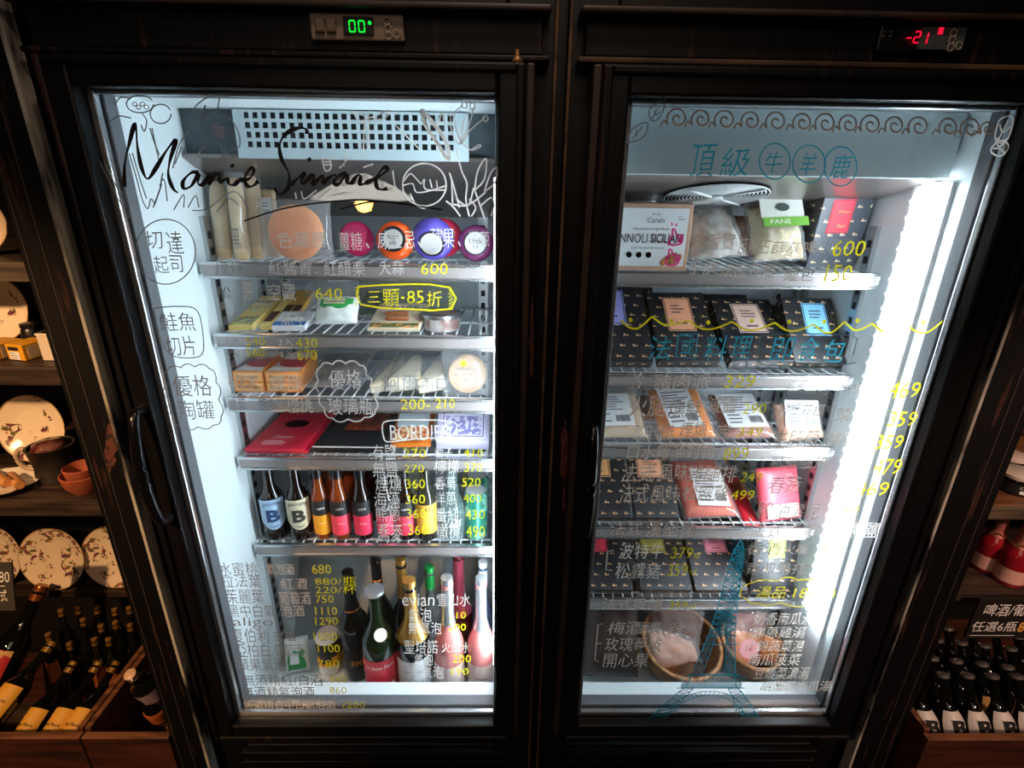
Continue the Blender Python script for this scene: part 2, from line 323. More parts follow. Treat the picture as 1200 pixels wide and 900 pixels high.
# ------------------------------------------------------------------ the two glass-door refrigerators
W1, W2, GAP, GH = 0.55, 0.543, 0.173, 1.176
X2 = W1 + GAP
SL = [.924, .789, .656, .522, .300]; SR = [.918, .715, .554, .351, .147]
YS, YB = .19, .47                                        # shelf front and back wall of the interior
def fridge(x0, wd, sh, label, right):
    root = thing('display_fridge', label, 'refrigerator', (x0 + wd / 2, .03, 0))
    ox, oy = x0 + wd / 2, .03
    def B(x0_, x1_, y0, y1, z0, z1, mb=None, mi=0): return (mb or MB()).box(x0_ - ox, x1_ - ox, y0 - oy, y1 - oy, z0, z1, mi)
    x1 = x0 + wd; g0, g1 = Z0, Z0 + GH
    bx0, bx1 = (x0 - .077, x1 + .078) if not right else (x0 - .078, x1 + .080)
    # cabinet: hollow steel box round the liner, dark wood faced
    c = MB()
    B(bx0, x0 - .012, .032, .62, .06, 1.95, c); B(x1 + .012, bx1, .032, .62, .06, 1.95, c)
    B(x0 - .012, x1 + .012, .50, .62, .06, 1.95, c); B(x0 - .012, x1 + .012, .032, .50, .06, g0 - .13, c); B(x0 - .012, x1 + .012, .032, .50, g1 + .012, 1.95, c)
    c.build('cabinet', black_wood, root, bevel=.003)
    k = MB(); B(bx0 + .02, bx1 - .02, .06, .6, 0, .06, k); k.build('plinth', black_wood, root)
    # header with its raised mouldings
    h = MB(); B(bx0 + .02, bx1 - .02, .012, .0318, g1 + .05, g1 + .093, h)
    hd = h.build('header_panel', black_worn, root, bevel=.002)
    B(bx0 + .01, bx1 - .01, -.012, .0318, g1 + .094, g1 + .102).build('moulding', frame_brown, hd, bevel=.003)
    B(bx0 + .01, bx1 - .01, -.002, .0318, g1 + .0405, g1 + .0475).build('moulding', worn_tan if right else black_worn, hd, bevel=.002)
    kp = MB(); 
    for i in range(7): B(x0 - .02, x1 + .02, .018, .0318, .12 + i * .03, .135 + i * .03, kp)
    kp.build('vent_louvres', black_wood, root, bevel=.002)
    # worn inner edge of the cabinet
    e = MB(); xi = bx1 - .001 if not right else bx0 + .001
    B(xi - .0022, xi + .0022, .02, .0315, .1, 1.93, e); e.build('edge_trim', worn_tan, root, bevel=.001)
    # liner
    l = MB(); yl0 = .047
    B(x0 - .010, x0 - .002, yl0, YB, g0 - .13, g1 + .01, l); B(x1 + .002, x1 + .010, yl0, YB, g0 - .13, g1 + .01, l)
    B(x0 - .010, x1 + .010, yl0, YB, g1 + .002, g1 + .010, l)
    B(x0 - .010, x1 + .010, .088, YB, g0 - .108, g0 - .1, l)
    B(x0 - .010, x1 + .010, .05, .088, g0 - .108, g0 + .0, l)           # front sill
    l.build('liner', liner_m, root, bevel=.004)
    b = MB(); B(x0 - .01, x1 + .01, YB, YB + .012, g0 - .1, g1, b)
    b.prism([(.30 - oy, g0 - .1), (YB - oy, g0 - .1), (YB - oy, g0 + .10), (.42 - oy, g0 + .10)], -(wd / 2 + .002), wd / 2 + .002, M=Matrix(((0, 1, 0, 0), (1, 0, 0, 0), (0, 0, 1, 0), (0, 0, 0, 1))))
    b.build('back_panel', back_m, root)
    # evaporator housing under the ceiling: front plate, sloping steel underside, fan grille
    if right:
        f = MB(); B(x0 - .001, x1 - .003, .088, .094, Z0 + 1.082, g1 + .001, f); ev = f.build('evaporator_cover', cover_m, root, bevel=.002)
        zf, yf, zb, xa, xb = Z0 + 1.084, .096, Z0 + .995, x0, x1 - .004
    else:
        f = MB(); a, b_ = x0 + .10, x0 + .497; z0_, z1_ = Z0 + 1.10, Z0 + 1.176
        zs = [z0_, z0_ + .016]; cols = 24; rows = 4
        hx0, hx1, hz0, hz1 = a + .012, b_ - .026, Z0 + 1.112, Z0 + 1.172
        px, pz = (hx1 - hx0) / cols, (hz1 - hz0) / rows
        B(a, b_, .2, .204, z0_, hz0, f); B(a, b_, .2, .204, hz1, z1_ + .0, f); B(a, hx0, .2, .204, hz0, hz1, f); B(hx1, b_, .2, .204, hz0, hz1, f)
        for i in range(rows): B(hx0, hx1, .2, .204, hz0 + pz * i, hz0 + pz * i + pz * .36, f)
        for j in range(cols):
            for i in range(rows): B(hx0 + px * j, hx0 + px * j + px * .36, .2, .204, hz0 + pz * i + pz * .36, hz0 + pz * (i + 1), f)
        ev = f.build('evaporator_cover', cover_m, root)
        B(x0 - .001, x1 + .001, .225, .23, z0_ + .004, g1 + .001).build('cavity_shade', liner_dark, ev)  # added dark grey sheet that stands in for the shade of the ceiling cavity
        zf, yf, zb, xa, xb = Z0 + 1.10, .206, Z0 + .99, x0, x1
    under = MB(); hw_ = (xb - xa) / 2; cx_ = (xa + xb) / 2 - ox
    under.prism([(yf - oy, zf), (YB - oy, zb), (YB - oy, zb + .006), (yf - oy, zf + .006)], cx_ - hw_, cx_ + hw_, M=Matrix(((0, 1, 0, 0), (1, 0, 0, 0), (0, 0, 1, 0), (0, 0, 0, 1))))
    under.build('evaporator_underside', pm('reflective brown steel', '#8d8580', .28, metal=.8), ev)
    sl = math.atan2(zb - zf, YB - yf)
    fx = .947 if right else .30
    fm = Matrix.Translation((fx - ox, .225 - oy, zf + (.225 - yf) * math.tan(sl) - .006)) @ Matrix.Rotation(sl, 4, 'X')
    if right:
        g = MB()
        for i in range(12):
            r_ = .018 + i * .0066; g.tube([(r_ * math.cos(t * PI / 24), r_ * math.sin(t * PI / 24), .0018) for t in range(48)], .0012, 6, True, M=fm)
        for t in range(4): g.tube([(.015 * math.cos(t * PI / 2 + .7), .015 * math.sin(t * PI / 2 + .7), -.001), (.092 * math.cos(t * PI / 2 + .7), .092 * math.sin(t * PI / 2 + .7), -.001)], .0024, 6, M=fm)
        g.lathe([(.0, -.004), (.013, -.004), (.016, 0), (.0, .003)], 24, M=fm)
        g.build('fan_grille', grille_m, ev, smooth=True)
        MB().lathe([(.0, .0035), (.093, .0035)], 40, M=fm).build('fan_opening', hole_m, ev)
    # shelves
    for i, z in enumerate(sh):
        z = z + Z0; s = MB()
        n = 22
        for j in range(n + 1):
            xx = x0 + .012 + (wd - .024) * j / n - ox
            s.tube([(xx, YS + .004 - oy, z - .006), (xx, YB - .012 - oy, z - .006)], .0017, 6)
        for yy in (YS + .03, (YS + YB) / 2, YB - .015): s.tube([(x0 + .008 - ox, yy - oy, z - .010), (x1 - .008 - ox, yy - oy, z - .010)], .0026, 6)
        so = s.build('shelf', wire_m, root, smooth=True)
        r = MB(); B(x0 + .006, x1 - .006, YS - .006, YS + .002, z - .030, z - .025, r); B(x0 + .006, x1 - .006, YS - .007, YS + .003, z - .005, z + .001, r)
        B(x0 + .006, x1 - .006, YS - .001, YS + .002, z - .026, z - .004, r)
        r.build('price_rail', rail_m, so, bevel=.001)
        q = MB(); B(x0 + .008, x1 - .008, YS - .0035, YS - .0012, z - .0245, z - .0055, q); q.build('rail_insert', rail_face, so)
        q = MB()
        for xx in (x0 + .003, x1 - .003): B(xx - .003, xx + .003, YS + .0, YS + .05, z - .022, z - .006, q)
        q.build('shelf_clip', wire_m, so)
    for xx in (x0 + .002, x1 - .002):
        for yy in (YS + .045, YB - .045):
            s = MB(); B(xx - .004, xx + .004, yy - .011, yy + .011, g0 - .05, Z0 + 1.0, s)
            po = s.build('shelf_standard', steel, root)
            s = MB(); sgn = 1 if xx < ox + .0 else -1
            for t in range(34): B(xx - .0045, xx + .0045, yy - .006, yy + .006, g0 - .03 + t * .030, g0 - .016 + t * .030, s)
            s.build('slots', hole_m, po)
    for xx in (x0 + .04, x1 - .04):
        s = MB(); B(xx - .011, xx + .011, YB - .004, YB + .001, g0 + .1, Z0 + 1.0, s); po = s.build('shelf_standard', steel, root)
        s = MB()
        for t in range(29): B(xx - .005, xx + .005, YB - .0046, YB + .001, g0 + .12 + t * .030, g0 + .134 + t * .030, s)
        s.build('slots', hole_m, po)
    # light bar on the right-hand wall, ahead of the shelves
    ya, yb_ = .078, .128
    hs = MB(); B(x1 - .004, x1 + .003, ya, yb_, g0 + .05, Z0 + 1.078, hs); lb = hs.build('light_bar', led_house, root)
    if right:
        d = MB(); z0_, z1_ = g0 + .16, Z0 + 1.074
        prof = [(x1 - .004 - .016 * math.sin(PI * t / 8), (ya + yb_) / 2 + .023 * math.cos(PI * t / 8)) for t in range(9)]
        vs = [(x - ox, y - oy, z0_) for x, y in prof] + [(x - ox, y - oy, z1_) for x, y in prof]
        d.add(vs, [(t, t + 9, t + 10, t + 1) for t in range(8)] + [tuple(range(9)), tuple(range(17, 8, -1))]); d.build('diffuser', led_m_r, lb, smooth=False)
        q = MB()
        for t in range(34):
            q.lathe([(0, -.004), (.003, -.003), (.0045, 0), (.003, .003), (0, .004)], 10, M=Matrix.Translation((x1 - .008 - ox, yb_ + .020 - oy, z0_ + .012 + t * .0265)))
        q.build('led_reflections', led_m_r, lb); B(x1 - .006, x1 + .003, yb_ + .012, yb_ + .028, z0_, z1_).build('reflection_strip', led_house, lb)  # glowing beads on an added strip stand in for reflections of the LEDs
    else:
        d = MB(); B(x1 - .0065, x1 - .0042, ya + .004, yb_ - .004, g0 + .06, Z0 + 1.074, d); d.build('diffuser', led_m_l, lb)
    # door
    fw = .037; dy0, dy1 = -.020, .028
    fl = x0 - (.040 if not right else fw); fr = x1 + (fw if not right else .055); ft, fb = g1 + .037, g0 - .038
    d = MB()
    B(fl, x0, dy0, dy1, fb, ft, d); B(x1, fr, dy0, dy1, fb, ft, d); B(x0, x1, dy0, dy1, g1, ft, d); B(x0, x1, dy0, dy1, fb, g0, d)
    door = d.build('door', black_wood, root, bevel=.004)
    m = MB()                                               # raised outer bead of the frame
    B(fl + .002, fl + .013, dy0 - .006, dy0 + .001, fb + .002, ft - .002, m); B(fr - .013, fr - .002, dy0 - .006, dy0 + .001, fb + .002, ft - .002, m)
    B(fl + .013, fr - .013, dy0 - .006, dy0 + .001, ft - .013, ft - .002, m); B(fl + .013, fr - .013, dy0 - .006, dy0 + .001, fb + .002, fb + .013, m)
    m.build('frame_bead', black_worn, door, bevel=.003)
    if not right: B(fr + .0002, fr + .011, dy0 + .008, dy1, fb, ft).build('hinge_edge', frame_brown, door, bevel=.002)
    else: B(fl - .011, fl - .0002, dy0 + .008, dy1, fb, ft).build('latch_edge', frame_brown, door, bevel=.002)
    gl = B(x0, x1, 0, .004, g0, g1).build('glass', glass_m, door)
    B(x0, x1, .016, .020, g0, g1).build('inner_glass', glass_m, door)
    m = MB(); sw = .010
    for (p, q, r_, s_) in ((x0, x0 + sw, g0, g1), (x1 - sw * .4, x1, g0, g1), (x0 + sw, x1 - sw * .4, g0, g0 + sw), (x0 + sw, x1 - sw * .4, g1 - sw * .6, g1)): B(p, q, .0045, .0155, r_, s_, m)
    m.build('glass_spacer', spacer_m, door, bevel=.002)
    m = MB(); sw = .012
    for (p, q, r_, s_) in ((x0 - .004, x0 + sw, g0 - .004, g1 + .004), (x1 - sw * .3, x1 + .006, g0 - .004, g1 + .004), (x0 + sw, x1 - sw * .3, g0 - .004, g0 + sw), (x0 + sw, x1 - sw * .3, g1 - .004, g1 + .004)): B(p, q, .021, .046, r_, s_, m)
    m.build('gasket', gasket_m, door, bevel=.002)
    # handle: a bow standing off the frame
    hx = (x0 - .014) if not right else (x0 - .018); hz = Z0 + (.62 if not right else .60); hh = .10
    pts = spline([(hx - ox, dy0 - .001 - oy, hz - hh), (hx - ox, dy0 - .022 - oy, hz - hh + .004), (hx - ox, dy0 - .034 - oy, hz - hh * .45), (hx - ox, dy0 - .036 - oy, hz), (hx - ox, dy0 - .034 - oy, hz + hh * .45), (hx - ox, dy0 - .022 - oy, hz + hh - .004), (hx - ox, dy0 - .001 - oy, hz + hh)], 6)
    MB().tube(pts, .0085, 10).build('handle', handle_m, door, smooth=True)
    def brass_knob(x, z): MB().lathe([(0, 0), (.007, 0), (.009, .003), (.006, .008), (.003, .010), (.002, .016), (0, .017)], 20, M=Matrix.Translation((x - ox, .004 - oy, z))).build('hinge_pin', pm('worn brass', '#b98a58', .4, metal=.5), door, smooth=True)
    if not right: brass_knob(fr - .012, ft + .0015)
    # control panel in the header
    zc = Z0 + 1.252; zc = Z0 + (1.2515 if not right else 1.25); pa, pb = (.310, .428) if not right else (1.066, 1.150)
    px0 = at(363 if not right else 1034, 32, .0).x; px1 = at(473 if not right else 1135, 36, .0).x; pz1 = at(418 if not right else 1090, 15 if not right else 29, .0).z; pz0 = at(418 if not right else 1090, 47 if not right else 61, .0).z
    cp = B(px0, px1, .002, .0118, pz0, pz1).build('control_panel', panel_grey if not right else panel_dark, root, bevel=.002)
    pw, ph = px1 - px0, pz1 - pz0
    def P(u0, u1, v0, v1, y0=-.001, y1=.0019): return B(px0 + pw * u0, px0 + pw * u1, y0, y1, pz0 + ph * v0, pz0 + ph * v1)
    if not right:
        P(.36, .68, .2, .86).build('display_window', hole_m, cp)
        for u in (.06, .18): P(u, u + .1, .25, .78, -.003).build('rocker_switch', pm('brown switch', '#6d5c50', .5), cp, bevel=.002)
    else:
        P(.46, .98, .1, .92, -.0002).build('button_plate', pm('grey button plate', '#4a5152', .4), cp)
        lines = MB(); 
        for u, v in ((.02, .7), (.1, .7), (.02, .55), (.1, .55)): lines.box(px0 + pw * u - ox, px0 + pw * (u + .035) - ox, .0012 - oy, .0021 - oy, pz0 + ph * v, pz0 + ph * (v + .05))
        lines.build('print_marks', pm('dim print', '#6b6b6b', .6), cp)
    seg = {'0': 'abcdef', '1': 'bc', '2': 'abged', '-': 'g'}
    def digit(mb, ch, cx, cz, s, y=-.0016):
        G = dict(a=(-.3, .3, .55, .68), g=(-.3, .3, -.06, .06), d=(-.3, .3, -.68, -.55), b=(.3, .43, .06, .6), c=(.3, .43, -.6, -.06), f=(-.43, -.3, .06, .6), e=(-.43, -.3, -.6, -.06))
        for k_ in seg[ch]:
            a, b_, c_, d_ = G[k_]; mb.box(cx + a * s - ox, cx + b_ * s - ox, y - oy, y + .0008 - oy, cz + c_ * s, cz + d_ * s)
    mb = MB(); s_ = ph * .33; zc = (pz0 + pz1) / 2
    if not right:
        digit(mb, '0', px0 + pw * .455, zc, s_); digit(mb, '0', px0 + pw * .555, zc, s_); mb.lathe([(0, 0), (.0022, 0)], 12, M=Matrix.Translation((px0 + pw * .645 - ox, -.0016 - oy, zc + .004)) @ Matrix.Rotation(PI / 2, 4, 'X'))
        mb.build('digits', g_led, cp)
    else:
        digit(mb, '-', px0 + pw * .33, zc, s_); digit(mb, '2', px0 + pw * .42, zc + .001, s_); digit(mb, '1', px0 + pw * .51, zc, s_)
        for v in (.72, .85): mb.box(px0 + pw * .65 - ox, px0 + pw * .70 - ox, -.0016 - oy, -.0008 - oy, pz0 + ph * v - .002, pz0 + ph * v + .0015)
        mb.build('digits', r_led, cp)
    for i, (u, v) in enumerate(((.83, .72), (.835, .45), (.84, .18), (.93, .25))):
        t = MB(); cxx = px0 + pw * u - ox; cz = pz0 + ph * v
        t.tube([(cxx + .0042 * math.cos(a * PI / 10), -.0006 - oy, cz + .0042 * math.sin(a * PI / 10)) for a in range(20)], .0008, 6, True)
        t.build('button', pm('pale button ring', '#b9a695', .5), cp, smooth=True)
    return root, door, gl, ox, oy
fl_root, door_l, glass_l, OXL, OYL = fridge(0, W1, SL, 'black glass-door fridge on the left with green 00 readout and large black cursive lettering', False)
fr_root, door_r, glass_r, OXR, OYR = fridge(X2, W2, SR, 'black glass-door freezer on the right with red minus 21 readout and teal tower drawing', True)
struct(MB().box(.629, .644, .05, .1, .0, 1.95).build('trim_1', black_wood))

# pendant lamp behind the camera, mirrored in the left door
_g = at(425, 238, 0); _rd = ray(425, 238); _s = 1.25 / _rd.y
lp = Vector((_g.x + _rd.x * _s, -1.25, _g.z + _rd.z * _s))
pend = thing('pendant_lamp', 'white enamel pendant lamp with a warm bulb, mirrored in the left door', 'lamp', lp)
MB().lathe([(.02, .10), (.03, .095), (.11, .06), (.18, .02), (.178, .012), (.105, .05), (.028, .088), (.02, .09)], 32).build('lamp_shade', pm('glowing white glass', '#efe9df', .3, emit=4.5), pend, smooth=True)
MB().tube([(0, 0, .098), (0, 0, 2.7 - lp.z)], .004, 8).build('cord', black_foil, pend)
MB().lathe([(0, -.035), (.02, -.028), (.03, -.005), (.024, .02), (.014, .04), (.014, .06), (0, .06)], 20).build('bulb', emitter('warm bulb', '#ffb15c', 40), pend, smooth=True)
MB().lathe([(0, .1), (.02, .1), (.02, .06), (0, .06)], 16).build('socket', black_foil, pend)
# ------------------------------------------------------------------ writing and drawings on the door glass (marker paint, a fraction of a millimetre proud of the glass)
YG = -.0007
class Door:
    def __init__(s, door, ox, oy): s.d, s.ox, s.oy = door, ox, oy
    def p(s, px, py): q = at(px, py, YG); return Vector((q.x - s.ox, YG - s.oy, q.z))
LD, RD = Door(door_l, OXL, OYL), Door(door_r, OXR, OYR)
_row = [None, None, None, None, None]                        # the line of words being gathered: door, mesh, material, y, right end
def flush():
    if _row[1]: _row[1].build('handwritten_price' if _row[2] is i_yel else 'handwritten_words', _row[2], _row[0].d)
    _row[1] = None
def hw(D, text, xl, xr, yc, h, mat, shear=.06, bold=-.004, wob=.06, tilt=0):
    if not (_row[1] and _row[0] is D and _row[2] is mat and abs(_row[3] - yc) < 7 and -5 < xl - _row[4] < 45): flush(); _row[1] = MB()
    _row[0], _row[2], _row[3], _row[4] = D, mat, yc, xr
    mb = _row[1]; a, b = D.p(xl, yc - tilt / 2), D.p(xr, yc + tilt / 2); t, u = D.p((xl + xr) / 2, yc - h / 2), D.p((xl + xr) / 2, yc + h / 2)
    Hh = (t - u).length; ax = (b - a); up = Vector((0, 0, 1)); L = ax.length; ax.normalize()
    M = Matrix(((ax.x, 0, up.x, a.x), (ax.y, 1, up.y, a.y), (ax.z, 0, up.z, a.z - Hh / 2), (0, 0, 0, 1)))
    text_mb(mb, text, 0, L, 0, Hh, 0, M=M, shear=shear, bold=bold, wob=wob)
def ribbon(mb, P, wd, closed=False):
    n = len(P); L = []; R = []
    for i, p in enumerate(P):
        t = (P[(i + 1) % n] - P[i - 1]) if closed else P[min(i + 1, n - 1)] - P[max(i - 1, 0)]
        if t.length < 1e-7: t = Vector((1, 0, 0))
        t.normalize(); nn = Vector((-t.z, 0, t.x)); ww = wd[i] if isinstance(wd, (list, tuple)) else wd
        L.append(p + nn * ww / 2); R.append(p - nn * ww / 2)
    vs = [tuple(v) for v in L + R]
    mb.add(vs, [(i, (i + 1) % n, (i + 1) % n + n, i + n) for i in range(n if closed else n - 1)])
def draw(D, strokes, wd, mat, name='drawing', k=5, closed=False):
    mb = MB()
    for st in strokes:
        q = spline([D.p(x, y) for x, y in st], k, closed)
        if isinstance(wd, tuple):                              # brush: thick in the middle of the stroke, thin where it starts and ends
            n = len(q); ribbon(mb, q, [wd[0] + (wd[1] - wd[0]) * (.5 + .5 * math.sin(i * .55 + 1)) for i in range(n)], closed)
        else: ribbon(mb, q, wd, closed)
    return mb.build(name, mat, D.d)
def ell(cx, cy, rx, ry, n=18, rot=0): return [(cx + rx * math.cos(t * 2 * PI / n) * math.cos(rot) - ry * math.sin(t * 2 * PI / n) * math.sin(rot), cy + rx * math.cos(t * 2 * PI / n) * math.sin(rot) + ry * math.sin(t * 2 * PI / n) * math.cos(rot)) for t in range(n)]
def cloud(pts, bulge):
    cx = sum(p[0] for p in pts) / len(pts); cy = sum(p[1] for p in pts) / len(pts); out = []
    for i, (x, y) in enumerate(pts):
        x2, y2 = pts[(i + 1) % len(pts)]; mx, my = (x + x2) / 2, (y + y2) / 2; d = math.hypot(mx - cx, my - cy); out += [(x, y), (x, y), (x * .75 + x2 * .25 + (mx - cx) / d * bulge * .8, y * .75 + y2 * .25 + (my - cy) / d * bulge * .8), (mx + (mx - cx) / d * bulge, my + (my - cy) / d * bulge), (x * .25 + x2 * .75 + (mx - cx) / d * bulge * .8, y * .25 + y2 * .75 + (my - cy) / d * bulge * .8)]
    return out
c1 = lambda pts: [(90 + x / 3.913, 90 + y / 3.913) for x, y in pts]
c2 = lambda pts: [(330 + x / 3.914, 90 + y / 3.914) for x, y in pts]
# the black cursive lettering
draw(LD, [c1([(218, 505), (220, 400), (242, 300), (268, 215), (278, 320), (298, 420), (325, 468), (362, 420), (410, 340), (455, 288), (428, 380), (420, 450), (440, 510), (464, 532)]),
          c1([(560, 440), (525, 440), (488, 478), (490, 512), (525, 500), (560, 445), (556, 490), (578, 496)]), c1([(578, 496), (610, 450), (604, 492), (630, 452), (650, 450), (658, 482), (690, 462)]),
          c1([(690, 462), (698, 492), (722, 495), (745, 472)]), c1([(708, 402), (718, 414)]), c1([(745, 472), (790, 468), (812, 430), (795, 422), (770, 465), (782, 500), (808, 500), (832, 478)]),
          c1([(1056, 262), (1050, 240), (1010, 236), (955, 265), (930, 315), (940, 380), (972, 445), (968, 508), (930, 538), (905, 512)]),
          c2([(40, 498), (70, 470), (105, 440), (92, 470), (95, 492), (140, 452), (150, 462), (142, 494), (190, 452), (186, 490)]), c2([(122, 372), (132, 386)]), c2([(186, 490), (228, 455), (250, 452)]),
          c2([(300, 445), (265, 450), (240, 482), (258, 494), (300, 448), (300, 482), (318, 492)]), c2([(318, 492), (348, 452), (362, 458), (358, 494), (385, 488)]), c2([(385, 488), (450, 455), (486, 425), (470, 416), (436, 460), (436, 505), (460, 518), (484, 512)])], (.0024, .0060), i_black, 'cursive_lettering')
draw(LD, [[(286, 259), (330, 245), (381, 237), (437, 235), (519, 246)], [(399, 245), (445, 236), (519, 246)]], .0022, i_black, 'underline')
# left door drawings
T = .0017
draw(LD, [c1(ell(290, 125, 62, 40, 14)), c1(ell(385, 170, 48, 44, 14)), c1([(175, 130), (200, 95), (250, 100)]), c1([(300, 170), (320, 200), (310, 250), (295, 220)]), c1([(145, 210), (190, 180), (250, 190)]), c1([(335, 235), (355, 300), (380, 360)]), c1([(345, 235), (375, 380)]),
          c1([(655, 95), (640, 160), (610, 170), (560, 230), (600, 300), (560, 350), (600, 390), (640, 395), (690, 380), (695, 340), (745, 320), (740, 250), (700, 190), (650, 170)]), c1([(530, 250), (535, 150), (600, 95), (660, 92)]), c1([(560, 190), (590, 130)]), c1([(640, 300), (660, 320), (670, 370)]), c1([(440, 420), (470, 310), (525, 235)]), c1([(450, 400), (480, 320)])], T, i_grey, 'orchid_drawing')
mb_p = [c1(ell(265 + a * 18, 125 + (a % 2) * 14, 10, 9, 8)) for a in range(4)] + [c1(ell(635 + (a % 2) * 28, 225 + a * 14, 11, 9, 8)) for a in range(4)]
draw(LD, mb_p, .0011, pm('pale pink marker', '#b98a98', .7), 'orchid_centres', closed=True)
draw(LD, [c1([(240, 350), (270, 450), (300, 560), (325, 605), (340, 560), (360, 590)]), c1([(255, 350), (290, 470), (320, 560)]), c1([(100, 380), (160, 500), (235, 640), (240, 590), (200, 520)]), c1([(130, 400), (190, 520), (230, 600)]), c1([(360, 580), (390, 490), (350, 600)]), c1([(380, 500), (400, 470), (415, 570)]), c1([(385, 480), (395, 440)]),
          c1([(445, 610), (490, 540), (490, 600)]), c1([(510, 600), (545, 545), (560, 600)]), c1([(530, 612), (600, 605), (720, 525), (790, 610)]), c1([(640, 620), (700, 560), (745, 590)])], T, i_grey, 'leaf_drawing')
draw(LD, [c2([(330, 160), (400, 190), (350, 200), (330, 160)]), c2([(400, 190), (495, 155), (470, 190), (400, 200)]), c2([(400, 190), (395, 150)]), c2([(400, 200), (398, 330)]), c2([(380, 200), (375, 340)]), c2([(640, 150), (660, 210), (700, 290), (760, 375)]), c2([(520, 220), (600, 300), (640, 340)]),
          c2([(720, 220), (735, 165), (745, 215)]), c2([(775, 160), (780, 250), (820, 310), (860, 250), (935, 185)]), c2([(820, 310), (835, 200), (850, 180)]), c2([(820, 310), (870, 190), (875, 140)]), c2([(820, 300), (790, 180), (830, 130)]), c2([(830, 310), (870, 335), (912, 320), (905, 312), (870, 335)]), c2(ell(935, 190, 12, 14, 10) + [(947, 190)]), c2(ell(875, 135, 12, 16, 10) + [(887, 135)]), c2(ell(838, 130, 12, 14, 10) + [(850, 130)])], .0016, i_white, 'dragonfly_drawing')
draw(LD, [c2([(800, 330), (825, 430), (850, 490), (845, 560), (860, 640)]), c2([(885, 520), (900, 430), (938, 375), (930, 470), (885, 520)]), c2([(930, 525), (960, 440), (990, 420), (975, 490), (930, 525)]), c2([(755, 570), (790, 600), (820, 640)]), c2([(770, 440), (800, 540), (815, 600)]), c2([(765, 580), (850, 590), (935, 530)]), c2([(780, 480), (785, 600)]), c2([(880, 510), (855, 590), (800, 560)]), c2([(885, 520), (900, 560), (930, 650)]), c2([(860, 560), (890, 600), (870, 640)]), c2([(915, 590), (960, 555), (975, 590), (960, 640)]), c2([(510, 430), (520, 500), (535, 520)])], .0020, i_white, 'grass_drawing')
draw(LD, [c2(ell(655, 495, 100, 98, 20))], .0018, i_white, 'ladybird_drawing', closed=True)
draw(LD, [c2([(560, 480), (590, 445), (620, 470), (640, 490), (655, 470), (660, 515), (750, 520)]), c2([(555, 500), (600, 490), (620, 530), (690, 520), (750, 500)]), c2([(680, 470), (690, 510)]), c2([(710, 475), (715, 515)]), c2([(590, 535), (620, 590), (660, 605)])], .0016, i_white, 'ladybird_drawing')
draw(LD, [c2([(640, 150), (690, 205), (755, 300), (765, 380), (710, 300), (660, 220), (640, 150)])], .0050, i_white, 'leaf_drawing')
draw(LD, [c2([(185, 375), (200, 430), (225, 420), (220, 380), (185, 375)]), c2([(190, 390), (222, 390)]), c2([(193, 405), (224, 402)]), c2([(300, 350), (285, 410)]), c2([(265, 420), (300, 380)]), c2([(62, 530), (68, 560)]), c2([(90, 525), (105, 560), (160, 520)]), c2([(165, 560), (225, 510)]), c2([(220, 545), (290, 530)]), c2([(375, 415), (420, 400)])], .0019, i_white, 'bee_drawing')
# left door frames round the words
draw(LD, [ell(194, 295, 35, 38, 22)], T, i_grey, 'word_frame', closed=True)
draw(LD, [[(181, 361), (210, 359), (230, 363), (237, 385), (238, 412), (228, 419), (206, 418), (193, 408), (185, 385), (180, 361)]], T, i_grey, 'word_frame')
draw(LD, [cloud([(197, 434), (212, 431), (228, 430), (245, 432), (253, 448), (256, 468), (259, 488), (250, 498), (232, 500), (214, 500), (203, 488), (198, 470), (194, 450)], 4)], T, i_grey, 'word_frame', k=2, closed=True)
draw(LD, [cloud([(376, 430), (390, 427), (405, 426), (421, 428), (429, 440), (434, 452), (438, 465), (440, 480), (427, 489), (408, 491), (390, 490), (380, 478), (376, 462), (373, 446)], 4)], .0024, i_white, 'word_frame', k=2, closed=True)
draw(LD, [[(420, 336), (475, 333), (527, 337), (529, 362), (475, 362), (423, 357), (420, 336)]], .0026, i_yel, 'word_frame', k=2)
draw(LD, [[(416 + (i % 2) * 5, 337 + i * 2) for i in range(11)], [(526 + (i % 2) * 5, 340 + i * 2) for i in range(12)]], .0018, i_yel, 'word_frame', k=1)
draw(LD, [[(450, 515), (448, 500), (456, 493), (500, 492), (532, 495), (534, 504), (524, 512), (490, 514), (455, 518), (450, 512)]], .0022, i_white, 'word_frame', k=3)
G, Wh, Y_ = i_grey, i_white, i_yel
